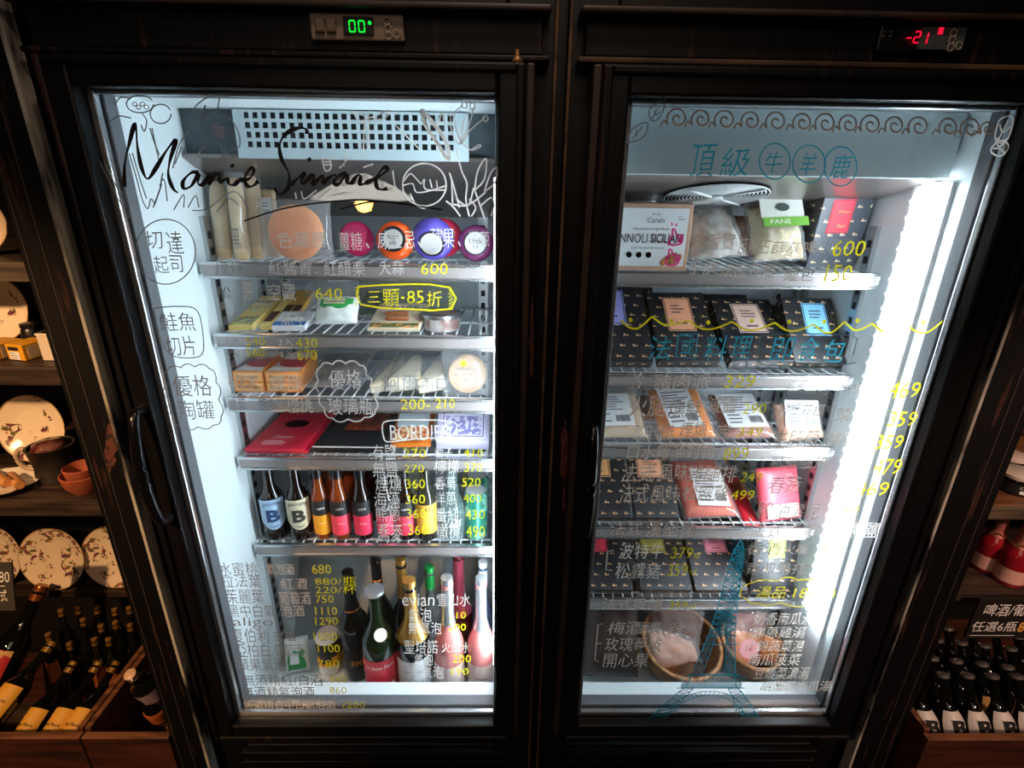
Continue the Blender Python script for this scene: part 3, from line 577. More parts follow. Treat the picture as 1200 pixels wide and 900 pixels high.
for t, a, b, y, h, m in (
    ('切', 171, 191, 281, 20, G), ('達', 195, 214, 284, 26, G), ('起', 180, 197, 310, 20, G), ('司', 200, 214, 309, 19, G), ('鮭魚', 187, 228, 377, 21, G), ('切片', 195, 229, 405, 22, G), ('優格', 203, 247, 452, 24, G), ('陶罐', 209, 251, 480, 22, G),
    ('色風暴', 325, 382, 281, 19, Wh), ('、薑糖', 383, 424, 283, 22, Wh), ('、威士忌', 428, 486, 281, 22, Wh), ('、蘋果', 489, 532, 279, 24, Wh), ('、洋蔥', 536, 574, 280, 18, Wh), ('黑', 270, 282, 280, 24, G),
    ('煙燻', 252, 286, 314, 15, G), ('紅醬青、', 314, 372, 315, 15, Wh), ('紅醋栗', 379, 428, 315, 17, Wh), ('大蒜', 444, 473, 314, 17, Wh), ('600', 493, 525, 315, 13, Y_),
    ('松', 256, 270, 343, 14, G), ('黑', 283, 297, 342, 22, Wh), ('空藏', 314, 346, 342, 20, Wh), ('640', 369, 401, 344, 13, Y_), ('三', 431, 445, 348, 13, Y_), ('顆', 448, 468, 349, 20, Y_), ('-', 470, 474, 349, 2, Y_), ('85', 477, 496, 348, 15, Y_), ('折', 500, 518, 350, 18, Y_),
    ('2入', 263, 280, 399, 9, G), ('540', 288, 310, 400, 10, Y_), ('2入', 326, 343, 401, 9, Wh), ('430', 346, 372, 402, 11, Y_), ('4入', 265, 280, 414, 9, G), ('560', 288, 310, 413, 10, Y_), ('4入', 326, 344, 415, 9, Wh), ('670', 348, 371, 416, 12, Y_), ('脆牛', 329, 358, 375, 14, Wh),
    ('60天', 267, 303, 447, 14, Wh), ('煙燻', 316, 354, 449, 18, Wh), ('草莓', 269, 288, 475, 16, G), ('葡萄', 303, 325, 474, 13, G), ('櫻桃', 336, 366, 476, 16, Wh), ('優格', 386, 423, 445, 23, Wh), ('玻璃瓶', 384, 437, 476, 20, Wh), ('阿爾', 450, 490, 449, 18, G), ('兩口', 494, 524, 450, 14, G), ('200-', 469, 504, 474, 12, Y_), ('210', 510, 533, 473, 11, Y_),
    ('BORDIER', 457, 527, 507, 18, Wh), ('有鹽', 437, 464, 530, 18, Wh), ('270', 472, 499, 531, 10, Y_), ('柚子', 509, 530, 530, 12, Wh), ('410', 543, 566, 531, 9, Y_), ('無鹽', 437, 466, 550, 18, Wh), ('270', 473, 497, 549, 9, Y_), ('檸檬', 509, 538, 547, 16, Wh), ('370', 544, 565, 548, 10, Y_),
    ('煙燻', 440, 470, 567, 17, Wh), ('360', 475, 498, 567, 11, Y_), ('香草', 510, 534, 566, 15, Wh), ('520', 541, 563, 565, 10, Y_), ('海藻', 439, 468, 585, 18, Wh), ('360', 475, 498, 585, 11, Y_), ('洋蔥', 510, 534, 584, 15, Wh), ('400', 543, 564, 584, 10, Y_), ('熊蔥', 440, 469, 602, 18, Wh), ('360', 476, 499, 602, 11, Y_), ('番紅', 511, 537, 603, 16, Wh), ('430', 545, 568, 603, 11, Y_),
    ('蕎麥', 443, 471, 624, 22, Wh), ('360', 478, 501, 621, 12, Y_), ('橄欖', 512, 539, 622, 17, Wh), ('490', 546, 568, 623, 13, Y_),
    ('水蜜桃', 256, 302, 667, 16, G), ('氣泡酒', 312, 345, 667, 13, Wh), ('680', 365, 388, 667, 11, Y_), ('拉法葉', 259, 306, 681, 15, G), ('紅酒', 329, 360, 684, 13, Wh), ('880/瓶', 369, 418, 681, 10, Y_), ('220/杯', 369, 418, 691, 10, Y_), ('茱麗葉', 264, 309, 699, 17, G), ('葡萄酒', 327, 364, 701, 15, Wh), ('750', 370, 391, 702, 9, Y_),
    ('黑中白氣', 267, 322, 716, 15, G), ('泡酒', 329, 357, 716, 13, Wh), ('1110', 369, 395, 716, 9, Y_), ('aligo', 273, 320, 730, 13, G), ('1290', 369, 396, 728, 9, Y_), ('夏伯利', 271, 315, 745, 17, G), ('白酒', 322, 346, 745, 13, G), ('1500', 367, 395, 746, 9, Y_), ('亞柏白', 276, 316, 762, 17, G), ('葡萄酒', 322, 356, 762, 15, G), ('1100', 372, 398, 760, 9, Y_), ('蘋果氣泡', 278, 334, 779, 15, G), ('780', 372, 398, 778, 9, Y_),
    ('無酒精紅/白酒', 284, 378, 797, 13, G), ('860', 386, 406, 796, 8, Y_), ('無酒精氣泡酒', 284, 369, 811, 13, G), ('860', 386, 406, 809, 8, Y_), ('無酒精白中白氣泡酒', 285, 393, 826, 10, Wh), ('/200', 401, 428, 826, 7, Y_),
    ('evian', 471, 509, 703, 14, Wh), ('雪山水', 512, 551, 703, 15, Wh), ('氣泡', 479, 505, 721, 16, Wh), ('210', 525, 546, 721, 8, Y_), ('無氣泡', 478, 517, 736, 14, Wh), ('200', 525, 546, 735, 8, Y_), ('聖培諾', 473, 513, 758, 16, Wh), ('火山水', 517, 551, 759, 12, Wh), ('氣泡', 486, 507, 773, 14, Wh), ('200', 530, 552, 772, 9, Y_), ('無氣泡', 478, 520, 788, 14, Wh), ('190', 529, 549, 787, 8, Y_)):
    hw(LD, t, a, b, y, h, m)
flush()
draw(LD, [[(543 + 5 * math.cos(k_), 426 + 5 * math.sin(k_)), (543 - 5 * math.cos(k_), 426 - 5 * math.sin(k_))] for k_ in (0, .8, 1.6, 2.4)], .0016, i_yel, 'star_mark', k=1)

# right door: scrolls, leaves, wave, tower, words
sp = []
for i, cx in enumerate((794, 822, 850, 880, 910, 941, 968, 995, 1021, 1049, 1077, 1112, 1138, 1158)):
    cy = 139 + i * .95; r0 = 14 if i % 2 == 0 else 13; q = []
    if i > 12: r0 = 10
    for t in range(24):
        a = 2.6 + t * .42; r_ = r0 * (1 - t / 27); q.append((cx + r_ * math.cos(a) * .95, cy + r_ * math.sin(a)))
    sp.append([(cx - 20, cy + 9), (cx - 16, cy + 2)] + q)
draw(RD, sp, .0022, pm('taupe marker', '#a8988c', .7), 'scroll_drawing', k=2)
e1 = lambda pts: [(700 + x / 3.912, 100 + y / 3.912) for x, y in pts]; e2 = lambda pts: [(930 + x / 3.915, 100 + y / 3.915) for x, y in pts]
draw(RD, [e1([(245, 160), (240, 110), (305, 62), (300, 120), (270, 160), (245, 160)]), e1([(250, 155), (280, 100)]), e1([(262, 115), (270, 135), (290, 120)]), e1([(140, 262), (160, 200), (225, 170), (225, 215), (190, 250), (140, 262)]), e1([(160, 245), (205, 190)]), e1([(175, 205), (185, 235)])], .0015, i_grey, 'leaf_drawing')
draw(RD, [e2([(930, 200), (950, 155), (1005, 145), (990, 230), (945, 280), (925, 240), (930, 200)]), e2([(930, 270), (985, 160)]), e2([(945, 180), (960, 215), (995, 190)]), e2([(905, 290), (940, 255), (975, 260), (985, 290), (950, 325), (910, 310), (905, 290)]), e2([(935, 240), (945, 265), (980, 245)]), e2([(915, 290), (945, 290), (970, 310)])], .0019, i_white, 'leaf_drawing')
wv = []
for x0_, y0_, x1_, y1_ in ((727, 375, 764, 371), (764, 371, 807, 376), (807, 376, 858, 377), (858, 377, 908, 378), (908, 378, 954, 380), (954, 380, 990, 377), (990, 377, 1022, 379), (1022, 379, 1062, 380), (1062, 380, 1105, 376)):
    wv.append([(x0_, y0_), (x0_ + (x1_ - x0_) * .3, y0_ + 9), (x0_ + (x1_ - x0_) * .6, y0_ + 9), (x1_, y1_)])
draw(RD, wv, .0027, i_yel, 'wave_drawing'); draw(RD, [ell(x, y, 1.4, 1.6, 8) for x, y in ((739, 375), (787, 376), (830, 378), (881, 376), (925, 377), (966, 377), (1005, 376), (1082, 378))], .0026, i_yel, 'wave_dots', closed=True)
for x, y in ((791, 279), (787, 303)):
    draw(RD, [[(x - 7, y + 2), (x - 6, y + 7), (x + 1, y + 8), (x + 7, y + 6), (x + 9, y + 1), (x + 8, y - 3), (x + 2, y - 4), (x, y - 10), (x - 3, y - 10), (x - 3, y - 3), (x - 7, y + 1)], [(x + 2, y), (x + 8, y)], [(x + 2, y + 4), (x + 8, y + 3)], [(x - 3, y - 15), (x - 4, y - 18)], [(x + 1, y - 14), (x + 2, y - 17)]], .0025, i_pink, 'thumb_drawing', k=3)
draw(RD, [ell(908, 189, 18, 21, 22), ell(948, 192, 19, 22, 22), ell(985, 195, 19, 23, 22)], .0018, i_teal, 'word_frame', closed=True)
draw(RD, [[(891, 393), (950, 391), (1000, 394), (1003, 402), (999, 417)], [(1003, 425), (960, 431), (910, 428), (889, 424), (891, 393)]], .0016, pm('pale teal marker', '#7fb4bd', .7), 'word_frame', k=2)
draw(RD, [[(812, 394), (795, 393), (792, 418), (815, 420), (818, 391), (797, 392)]], .0018, i_teal, 'word_frame', k=1)
draw(RD, [cloud([(869, 692), (885, 682), (910, 681), (935, 680), (962, 682), (977, 690), (970, 704), (945, 709), (915, 706), (892, 708), (875, 702)], 4)], .0022, i_yel, 'word_frame', k=2, closed=True)
draw(RD, [[(719, 645), (712, 646), (710, 668), (717, 668)], [(707, 731), (701, 732), (697, 774), (702, 775)], [(699, 754), (705, 754)]], .0022, i_white, 'bracket', k=1)
Tn = ink('white marker toned warm', '#dccbbb', .5); Gd = ink('white marker toned dim', '#b0a79b', .5); Te = i_teal  # tan and dull are white marker with warm and dim light in the colour
for t, a, b, y, h, m in (
    ('頂', 810, 838, 188, 38, Te), ('級', 845, 878, 190, 33, Te), ('牛', 897, 917, 190, 24, Te), ('羊', 938, 957, 192, 26, Te), ('鹿', 974, 997, 195, 28, Te), ('法', 761, 787, 408, 27, Te), ('或', 798, 814, 406, 20, Te), ('料', 826, 852, 408, 30, Te), ('理', 857, 880, 407, 26, Te), ('即', 903, 930, 410, 27, Te), ('食', 937, 960, 409, 28, Te), ('包', 966, 990, 411, 26, Te),
    ('千香實', 812, 862, 283, 20, Tn), ('苗敝古', 865, 903, 288, 20, Tn), ('薛灰喝', 905, 958, 290, 15, Tn), ('600', 976, 1014, 291, 18, Y_), ('手廣', 806, 842, 313, 16, Tn), ('法國長棍', 845, 908, 317, 16, Tn), ('麵包', 918, 954, 321, 17, Gd), ('150', 967, 998, 320, 19, Y_),
    ('冷', 741, 755, 446, 20, Tn), ('豬肉派', 766, 832, 447, 18, Tn), ('329', 849, 885, 447, 14, Y_), ('紅酒', 921, 945, 453, 16, Gd), ('燉牛小排', 946, 1008, 455, 15, Gd), ('469', 1042, 1078, 457, 18, Y_),
    ('火腿', 738, 780, 476, 24, Tn), ('燻鮭', 784, 822, 478, 22, Gd), ('減鹽', 828, 864, 474, 20, Tn), ('290', 870, 898, 479, 12, Y_), ('蘑菇磨菇', 742, 790, 507, 18, Tn), ('煙燻', 797, 828, 503, 17, Gd), ('底', 838, 856, 506, 18, Tn), ('349', 864, 894, 506, 10, Y_), ('辣醬花椰', 912, 966, 482, 18, Gd), ('菜', 978, 998, 486, 16, Gd), ('359', 1041, 1074, 491, 17, Y_),
    ('牛肝菌', 906, 960, 514, 20, Gd), ('燉飯', 964, 1012, 515, 16, Gd), ('359', 1026, 1058, 518, 16, Y_), ('口水雞油封鴨', 735, 838, 530, 15, Tn), ('899', 848, 877, 532, 14, Y_), ('紅蝦墨魚', 904, 970, 541, 16, Gd), ('479', 1024, 1056, 547, 18, Y_),
    ('法式', 729, 767, 554, 22, Tn), ('風味', 773, 806, 553, 20, Tn), ('雞腿排', 806, 864, 555, 20, Tn), ('249', 868, 893, 559, 11, Y_), ('法式', 727, 760, 578, 22, Tn), ('風味', 763, 796, 578, 20, Tn), ('松露雞', 800, 854, 577, 18, Tn), ('499', 857, 884, 580, 11, Y_), ('春蔬', 902, 938, 568, 20, Gd), ('469', 1003, 1041, 573, 16, Y_),
    ('鴨', 888, 906, 598, 20, Gd), ('油薯泥', 909, 960, 599, 18, Gd), ('80', 985, 1006, 597, 12, Y_), ('法式', 716, 752, 619, 16, Tn), ('漢堡排', 757, 816, 620, 18, Tn), ('法式香草', 878, 960, 622, 14, Gd), ('油蔥鹽', 974, 1031, 621, 18, Wh),
    ('波特牛', 726, 778, 646, 18, Wh), ('379', 786, 812, 648, 13, Y_), ('NT', 813, 821, 651, 7, Y_), ('松露豬', 721, 774, 669, 18, Wh), ('359', 782, 806, 668, 14, Y_), ('NT', 808, 817, 671, 6, Y_), ('香酒', 876, 915, 643, 14, Gd), ('火雞', 918, 947, 643, 13, Gd), ('59', 963, 984, 645, 11, Y_), ('香煎鴨排', 874, 945, 666, 14, Gd), ('59', 957, 973, 668, 10, Y_),
    ('湯品', 887, 921, 694, 14, Y_), ('180', 930, 957, 695, 11, Y_), ('法式香腸', 706, 776, 708, 14, Tn), ('359', 784, 806, 709, 9, Y_), ('NT', 808, 816, 711, 5, Y_), ('梅酒漬(辣)', 713, 808, 737, 17, Wh), ('玫瑰莓枝', 709, 775, 755, 16, Wh), ('開心果', 707, 760, 774, 16, Wh),
    ('奶香南瓜湯', 884, 953, 725, 14, Wh), ('洋蔥雞湯', 882, 944, 741, 13, Wh), ('什錦蔬菜湯', 873, 942, 757, 13, Wh), ('南瓜菠菜', 878, 938, 773, 14, Wh), ('豆漿菜濃湯', 884, 948, 789, 14, Wh), ('胡蘿蔔南瓜湯', 892, 974, 804, 12, Wh)):
    hw(RD, t, a, b, y, h, m)
flush()
# teal lattice tower
def tower():
    mb = MB(); b0, t0 = at(826, 841, YG), at(864, 633, YG); H = t0.z - b0.z; cx = b0.x
    def P(u, v): return Vector((cx + u - RD.ox, YG - RD.oy, b0.z + v * H))
    prof = [(0, .118), (.10, .088), (.185, .060), (.20, .052), (.33, .040), (.36, .038), (.5, .026), (.65, .019), (.8, .0145), (.93, .011), (.97, .006), (1, .0006)]
    def hwid(v):
        for (v0, w0), (v1, w1) in zip(prof, prof[1:]):
            if v <= v1: return w0 + (w1 - w0) * (v - v0) / (v1 - v0)
        return 0
    T1, T2 = .0017, .0011
    S = lambda pts, w_=T1: ribbon(mb, [P(*q) for q in pts], w_)
    for s in (-1, 1):
        S([(s * hwid(v / 30), v / 30) for v in range(31)], .0022)
        S([(s * (.082 - .045 * v / .185), v) for v in [i * .185 / 8 for i in range(9)]], T1)         # inner line of the legs
        N = 9
        for i in range(N):
            v0, v1 = .185 * i / N, .185 * (i + 1) / N; o0, o1 = hwid(v0), hwid(v1); i0, i1 = .082 - .045 * v0 / .185, .082 - .045 * v1 / .185
            S([(s * o0, v0), (s * i1, v1)], T2); S([(s * i0, v0), (s * o1, v1)], T2); S([(s * o1, v1), (s * i1, v1)], T2)
        S([(s * (.034 - .016 * (v - .27) / .25), v) for v in (.27, .4, .52)], T2); S([(s * .024, .27), (s * .010, .50)], T1)
        for i in range(5):
            v0, v1 = .27 + .05 * i, .27 + .05 * (i + 1); o0, o1 = hwid(v0), hwid(v1); a0, a1 = .024 - .014 * (v0 - .27) / .23, .024 - .014 * (v1 - .27) / .23
            S([(s * o0, v0), (s * a1, v1)], T2); S([(s * a0, v0), (s * o1, v1)], T2); S([(s * o1, v1), (s * a1, v1)], T2)
    for i in range(14):
        v0, v1 = .50 + .0337 * i, .50 + .0337 * (i + 1); o0, o1 = hwid(v0), hwid(v1)
        for k_ in (1, .1): S([(-o0 * k_, v0), (o1, v1)], T1); S([(o0, v0), (-o1 * k_, v1)], T1)
        S([(-o1, v1), (o1, v1)], T1)
    for v, e in ((.19, .014), (.222, .012), (.268, .010), (.275, .010), (.45, .006), (.50, .005), (.955, .004)): S([(-hwid(v) - e, v), (hwid(v) + e, v)], .0024)
    for i in range(25):
        u = -.066 + .132 * i / 24; S([(u, .222), (u, .268)], T2)
    for v in (.194, .199, .204, .209, .214): S([(-.064, v), (.064, v)], .0016)
    for R_, w_ in ((.080, T1), (.066, T1)): S([(R_ * math.cos(PI * t / 24), .02 + (.150 * R_ / .08) * math.sin(PI * t / 24)) for t in range(25)], w_)
    for t in range(2, 23): S([(.066 * math.cos(PI * t / 24), .02 + .124 * math.sin(PI * t / 24)), (.080 * math.cos(PI * t / 24), .02 + .150 * math.sin(PI * t / 24))], T2)
    mb.build('tower_drawing', i_teal, RD.d)
tower()
# ------------------------------------------------------------------ helpers for goods
def lean(bl, br, tl, tr, zs, Yt):
    # a flat pack: its lower edge stands on the shelf (world height zs), its upper edge reaches back to depth Yt
    a, b = atz(bl[0], bl[1], zs), atz(br[0], br[1], zs)
    if a.x > -.1 and a.x < 1.4:                                  # inside a fridge: keep the pack between its side walls
        lo, hi = (.014, W1 - .014) if (a.x + b.x) / 2 < .6 else (X2 + .014, X2 + W2 - .014)
        while Yt > .225 and at(tr[0], tr[1], Yt).x > hi: Yt -= .005
        c, d = at(tl[0], tl[1], Yt), at(tr[0], tr[1], Yt)
        for q in (a, b, c, d): q.x = max(lo, min(hi, q.x))
    else: c, d = at(tl[0], tl[1], Yt), at(tr[0], tr[1], Yt)
    o = (a + b) / 2; X = ((b - a) + (d - c)); X.normalize(); U = (c + d) / 2 - o; h = U.length
    U = U - X * U.dot(X); U.normalize(); N = U.cross(X)
    w_ = ((b - a).length + (d - c).length) / 2
    M = Matrix(((X.x, N.x, U.x, o.x), (X.y, N.y, U.y, o.y), (X.z, N.z, U.z, o.z), (0, 0, 0, 1)))
    return M, w_, h
def upright(px0, px1, pyt, pyb, Y, zs):
    ym = (pyt + pyb) / 2; a, b = at(px0, ym, Y), at(px1, ym, Y); t = at((px0 + px1) / 2, pyt, Y)
    return Matrix.Translation(((a.x + b.x) / 2, Y, zs)), b.x - a.x, t.z - zs
RX = lambda a: Matrix.Rotation(a, 4, 'X'); RZ = lambda a: Matrix.Rotation(a, 4, 'Z'); RY = lambda a: Matrix.Rotation(a, 4, 'Y'); TR = lambda x, y, z: Matrix.Translation((x, y, z))
def label_on(root, x0, x1, z0, z1, mat, y=-.0008, border=None, lines=0, name='label', bars=False, text=None, tmat=None, seed=1, th=.0006):
    lo = MB().box(x0, x1, y, y + th, z0, z1).build(name, mat, root)
    wd, ht = x1 - x0, z1 - z0
    if border is not None:
        m = MB(); b = wd * .045; g = wd * .03
        for (a, c, d, e) in ((x0 + g, x0 + g + b * .6, z0 + g, z1 - g), (x1 - g - b * .6, x1 - g, z0 + g, z1 - g), (x0 + g, x1 - g, z0 + g, z0 + g + b * .6), (x0 + g, x1 - g, z1 - g - b * .6, z1 - g)): m.box(a, c, y - .0003, y, d, e)
        m.build('label_border', border, lo)
    if lines:
        m = MB(); lines_mb(m, x0 + wd * .08, x1 - wd * .08, z0 + ht * (.45 if bars else .1), z1 - ht * .08, lines, y - .0003, seed=seed)
        if bars: lines_mb(m, x0 + wd * .08, x0 + wd * .5, z0 + ht * .08, z0 + ht * .4, max(2, lines // 2), y - .0003, seed=seed + 1); bars_mb(m, x0 + wd * .60, x1 - wd * .08, z0 + ht * .12, z0 + ht * .32, y - .0003, seed=seed)
        m.build('small_print', ink_line, lo)
    if text:
        m = MB()
        for (t, u0, u1, v0, v1) in text: text_mb(m, t, x0 + wd * u0, x0 + wd * u1, z0 + ht * v0, z0 + ht * v1, y - .0004)
        m.build('print', tmat or ink_dark, lo)
    return lo
def bottle(name, label, x, Y, zb, h, r, glass, foil=None, foil_from=.72, cap=None, lab=None, neck=.36, sh=.62, group=None, cat='bottle', M=None, nr=None, lab_mats=None, liquid=None, fr=1.06):
    root = thing(name, label, cat, M if M is not None else TR(x, Y, zb) @ RZ(.8 * math.atan2(CP.x - x, Y - CP.y)), group)
    nr = nr or r * neck
    prof = [(0, .004), (r * .7, .002), (r * .93, 0), (r, h * .02)]
    prof += [(r, h * sh * .88)]
    for t in range(1, 9):
        k = t / 8; s_ = k * k * (3 - 2 * k); prof.append((r + (nr - r) * s_, h * (sh * .88 + .24 * k)))
    prof += [(nr * .92, h * .93), (nr * 1.12, h * .935), (nr * 1.12, h * .955), (nr * .95, h * .96), (nr * .95, h * .985), (0, h * .985)]
    MB().lathe(prof, 28).build('glass_body', glass, root, smooth='auto')
    def rad(u):
        z = u * h
        for (r0, z0), (r1, z1) in zip(prof[3:], prof[4:]):
            if z0 <= z <= z1 and z1 > z0: return r0 + (r1 - r0) * (z - z0) / (z1 - z0)
        return nr
    if liquid: MB().lathe([(0, .006), (r * .9, .005), (r * .92, h * sh * .86), (nr * .9, h * .72), (0, h * .72)], 24).build('drink', liquid, root, smooth='auto')
    if foil:
        u = [foil_from + (1 - foil_from) * i / 8 for i in range(9)]
        MB().lathe([(rad(min(v, .93)) * fr + .0006, v * h) for v in u] + [(nr * 1.0, h * 1.004), (0, h * 1.008)], 24).build('foil', foil, root, smooth='auto')
    if cap:
        MB().lathe([(nr * 1.15, h * .955), (nr * 1.25, h * .96), (nr * 1.25, h * .995), (nr * 1.05, h * 1.005), (0, h * 1.006)], 22).build('cap', cap, root, smooth='auto')
    for i, (m, u0, u1, half) in enumerate(lab or ()):
        n = 7; MB().lathe([(rad(u0 + (u1 - u0) * j / n) + .0005, h * (u0 + (u1 - u0) * j / n)) for j in range(n + 1)], 20, a0=-PI / 2 - half, a1=-PI / 2 + half).build('label', m, root, smooth=True)
    root['h'] = h; del root['h']
    return root, rad
def curved_text(root, s, rad_, zc, h, wd, mat, name='label_print', a_c=-PI / 2, eps=.0012, shear=0, bold=0, arch=0):
    vs, fs, _ = glyphs(s, shear, bold); mb = MB(); pts = []
    bm = bmesh.new(); bv = [bm.verts.new((u, v, 0)) for u, v in vs]
    for f in fs:
        try: bm.faces.new([bv[i] for i in f])
        except ValueError: pass
    for i in range(1, 12): bmesh.ops.bisect_plane(bm, geom=bm.verts[:] + bm.edges[:] + bm.faces[:], plane_co=(i / 12, 0, 0), plane_no=(1, 0, 0))
    bm.verts.index_update(); vs = [(v.co.x, v.co.y) for v in bm.verts]; fs = [tuple(v.index for v in f.verts) for f in bm.faces]; bm.free()
    for u, v in vs:
        a = a_c + (u - .5) * wd / rad_; pts.append(((rad_ + eps) * math.cos(a), (rad_ + eps) * math.sin(a), zc + (v - .5) * h + arch * (1 - (2 * u - 1) ** 2)))
    mb.add(pts, fs); return mb.build(name, mat, root)
def S(i): return SL[i] + Z0 - .0035
def T(i): return SR[i] + Z0 - .0035

# ------------------------------------------------------------------ left fridge, top shelf
def stick(px0, px1, pyt, Y, label):
    M, w_, h = upright(px0, px1, pyt, 307, Y, S(0) + .0005)
    t = thing('flatbread_roll', label, 'bread', M @ RX(-.10), 'long pale rolls in clear bags')
    r = w_ / 2
    MB().lathe([(0, .001), (r * .6, .0), (r * .9, h * .03), (r, h * .12), (r * .96, h * .4), (r * 1.0, h * .7), (r * .85, h * .9), (r * .5, h * .985), (0, h)], 18, M=Matrix.Diagonal((1, .8, 1, 1))).build('bread', pm('pale baked crust', '#e6cda4', .7, c2='#cfa772', scale=22, lo=.45, hi=.7, bump=.4), t, smooth=True)
    MB().pillow(w_ * 1.15, h * 1.08, w_ * 1.2, .0025, seed=px0, n=14).build('clear_wrap', bag_m, t, smooth=True)
stick(247, 268, 212, .25, 'leftmost long pale bread roll in clear wrap, top shelf of left fridge')
stick(268, 287, 207, .24, 'second long pale bread roll from the left on the top shelf')
stick(286, 307, 205, .26, 'third long pale bread roll from the left, beside the barcode pack')
M, w_, h = upright(300, 324, 222, 306, .285, S(0)); t = thing('flatbread_pack', 'tall pale pack with a white barcode sticker behind the orange cheese', 'package', M @ RX(-.08))
MB().pillow(w_ * 1.1, h, .03, .003, seed=4).build('wrapped_bread', pm('pale bread pack', '#d9c19c', .5, c2='#c6a67a', scale=15), t, smooth=True)
lb = label_on(t, -w_ * .42, w_ * .5, h * .62, h * .88, paper, y=-.022, lines=3, bars=True)
def wheel(name, label, px, py, rpx, Y, mat, tilt, thick, zs=None, lab=None, lab2=None, text=None, wrap=False, group=None):
    c = at(px, py, Y); sc_ = (at(px + rpx, py, Y) - c).length; r = sc_
    zs = S(0) if zs is None else zs
    z = zs + r * math.cos(tilt) + thick / 2 * math.sin(abs(tilt)) + .0005
    M = TR(c.x, Y, z) @ RX(-tilt)
    t = thing(name, label, 'cheese', M, group)
    F_ = RX(PI / 2)                                               # axis of the lathe turned to face the door
    k = thick / 2; e = min(k, r * .4)
    prof = [(0, -k)] + [(r - e + e * math.sin(a * PI / 12), -k * math.cos(a * PI / 12)) for a in range(13)] + [(0, k)]
    MB().lathe(prof, 40, M=F_).build('wax_rind', mat, t, smooth=True)
    y = -k - .0004
    def disc(rr, yy, nm, mt, par): return MB().lathe([(0, .0), (rr, 0)], 32, M=TR(0, yy, 0) @ RX(PI / 2)).build(nm, mt, par)
    if lab:
        o = disc(r * lab[0], y - .0004, 'label', lab[1], t)
        if lab2: disc(r * lab2[0], y - .0009, 'label_centre', lab2[1], o)
        if text:
            m = MB()
            for s_, w2, h2, zc in text: text_mb(m, s_, -w2 * r, w2 * r, (zc - h2) * r, (zc + h2) * r, y - .0014, shear=.2)
            m.build('label_print', ink_dark, o)
    if wrap: MB().pillow(r * 2.6, r * 2.3, thick * 1.5, .003, seed=px, M=TR(0, 0, -r * 1.15)).build('clear_wrap', bag_m, t, smooth=True)
    return t
wheel('round_cheese', 'round orange cheese wheel in clear wrap, top shelf of the left fridge', 348, 280, 32, .235, pm('orange cheese rind', '#f0984a', .45, c2='#e5863a', scale=8), .12, .03, wrap=True)
WX = 'small waxed cheeses on the top shelf'; lw = pm('cheese label white', '#e9e6e0', .5); lk = pm('cheese label black', '#23222a', .5)
wheel('waxed_cheese', 'magenta waxed cheese lying low, left of the orange waxed one', 420, 300, 19, .26, pm('magenta wax', '#c21f5a', .25), .5, .05, group=WX)
wheel('waxed_cheese', 'dark purple waxed cheese behind the magenta one', 424, 284, 16, .33, pm('purple wax', '#6a2f76', .25), .2, .03, group=WX, lab=(.6, lw))
wheel('waxed_cheese', 'orange waxed cheese with a round black and white label', 464, 291, 22, .235, pm('orange wax', '#e8541c', .25), .25, .042, group=WX, lab=(.66, lk), lab2=(.5, lw), text=[('best', .3, .12, .12), ('old', .2, .1, -.18)])
wheel('waxed_cheese', 'violet blue waxed cheese tipped back, third from the right end', 508, 296, 24, .235, pm('violet wax', '#5d4fb0', .25), -.25, .05, group=WX, lab=(.62, lk), lab2=(.52, lw))
wheel('waxed_cheese', 'red pink waxed cheese standing behind the violet one', 520, 280, 22, .30, pm('red wax', '#d5284c', .25), .15, .04, group=WX, lab=(.62, lk), lab2=(.54, lw))
wheel('waxed_cheese', 'plum waxed cheese with white label at the right end of the top shelf', 558, 291, 21, .235, pm('plum wax', '#6b2a56', .25), .15, .042, group=WX, lab=(.66, lk), lab2=(.58, lw), text=[('Little', .36, .13, .1), ('11', .12, .1, -.2)])

# ------------------------------------------------------------------ left fridge, second shelf
def pack(name, label, cat, bl, br, tl, tr, zs, Yt, th, mat, group=None, bevel=.002, uv=False, part='box'):
    M, w_, h = lean(bl, br, tl, tr, zs, Yt); M = TR(0, 0, th * max(0, -M[2][1]) + .004) @ M; t = thing(name, label, cat, M, group)
    MB().box(-w_ / 2, w_ / 2, 0, th, 0, h).build(part, mat, t, bevel=bevel, uv=uv)
    return t, w_, h
ych = pm('pale yellow pack', '#ecd58a', .4, c2='#d9bc62', scale=9)
YC = 'yellow grated cheese packs'
t, w_, h = pack('cheese_pack', 'front yellow cheese pack with brown script, second shelf of the left fridge', 'package', (248, 390), (304, 391), (262, 356), (314, 354), S(1), .36, .012, ych, YC)
o = label_on(t, -w_ * .42, w_ * .42, h * .62, h * .86, pm('cream panel', '#f7eecb', .5), text=[('Parmareggio', .02, .98, .25, .85)], tmat=pm('brown print', '#4a2a18', .6)); label_on(t, -w_ * .3, w_ * .2, h * .44, h * .56, pm('cream panel', '#f7eecb', .5), text=[('BURRO', .0, 1, .1, .9)], tmat=pm('grey green print', '#6d7a52', .6))
label_on(t, -w_ * .46, w_ * .46, h * .03, h * .26, pm('green band with fruit', '#a9b56a', .5, c2='#8a6a7a', scale=60, lo=.5, hi=.55), name='picture_band')
t, w_, h = pack('cheese_pack', 'yellow cheese pack right behind the front yellow one', 'package', (305, 390), (318, 390), (318, 356), (330, 354), S(1), .37, .012, ych, YC); label_on(t, -w_ * .4, w_ * .4, h * .1, h * .4, pm('dark fruit picture', '#4a3226', .5), name='picture_band')
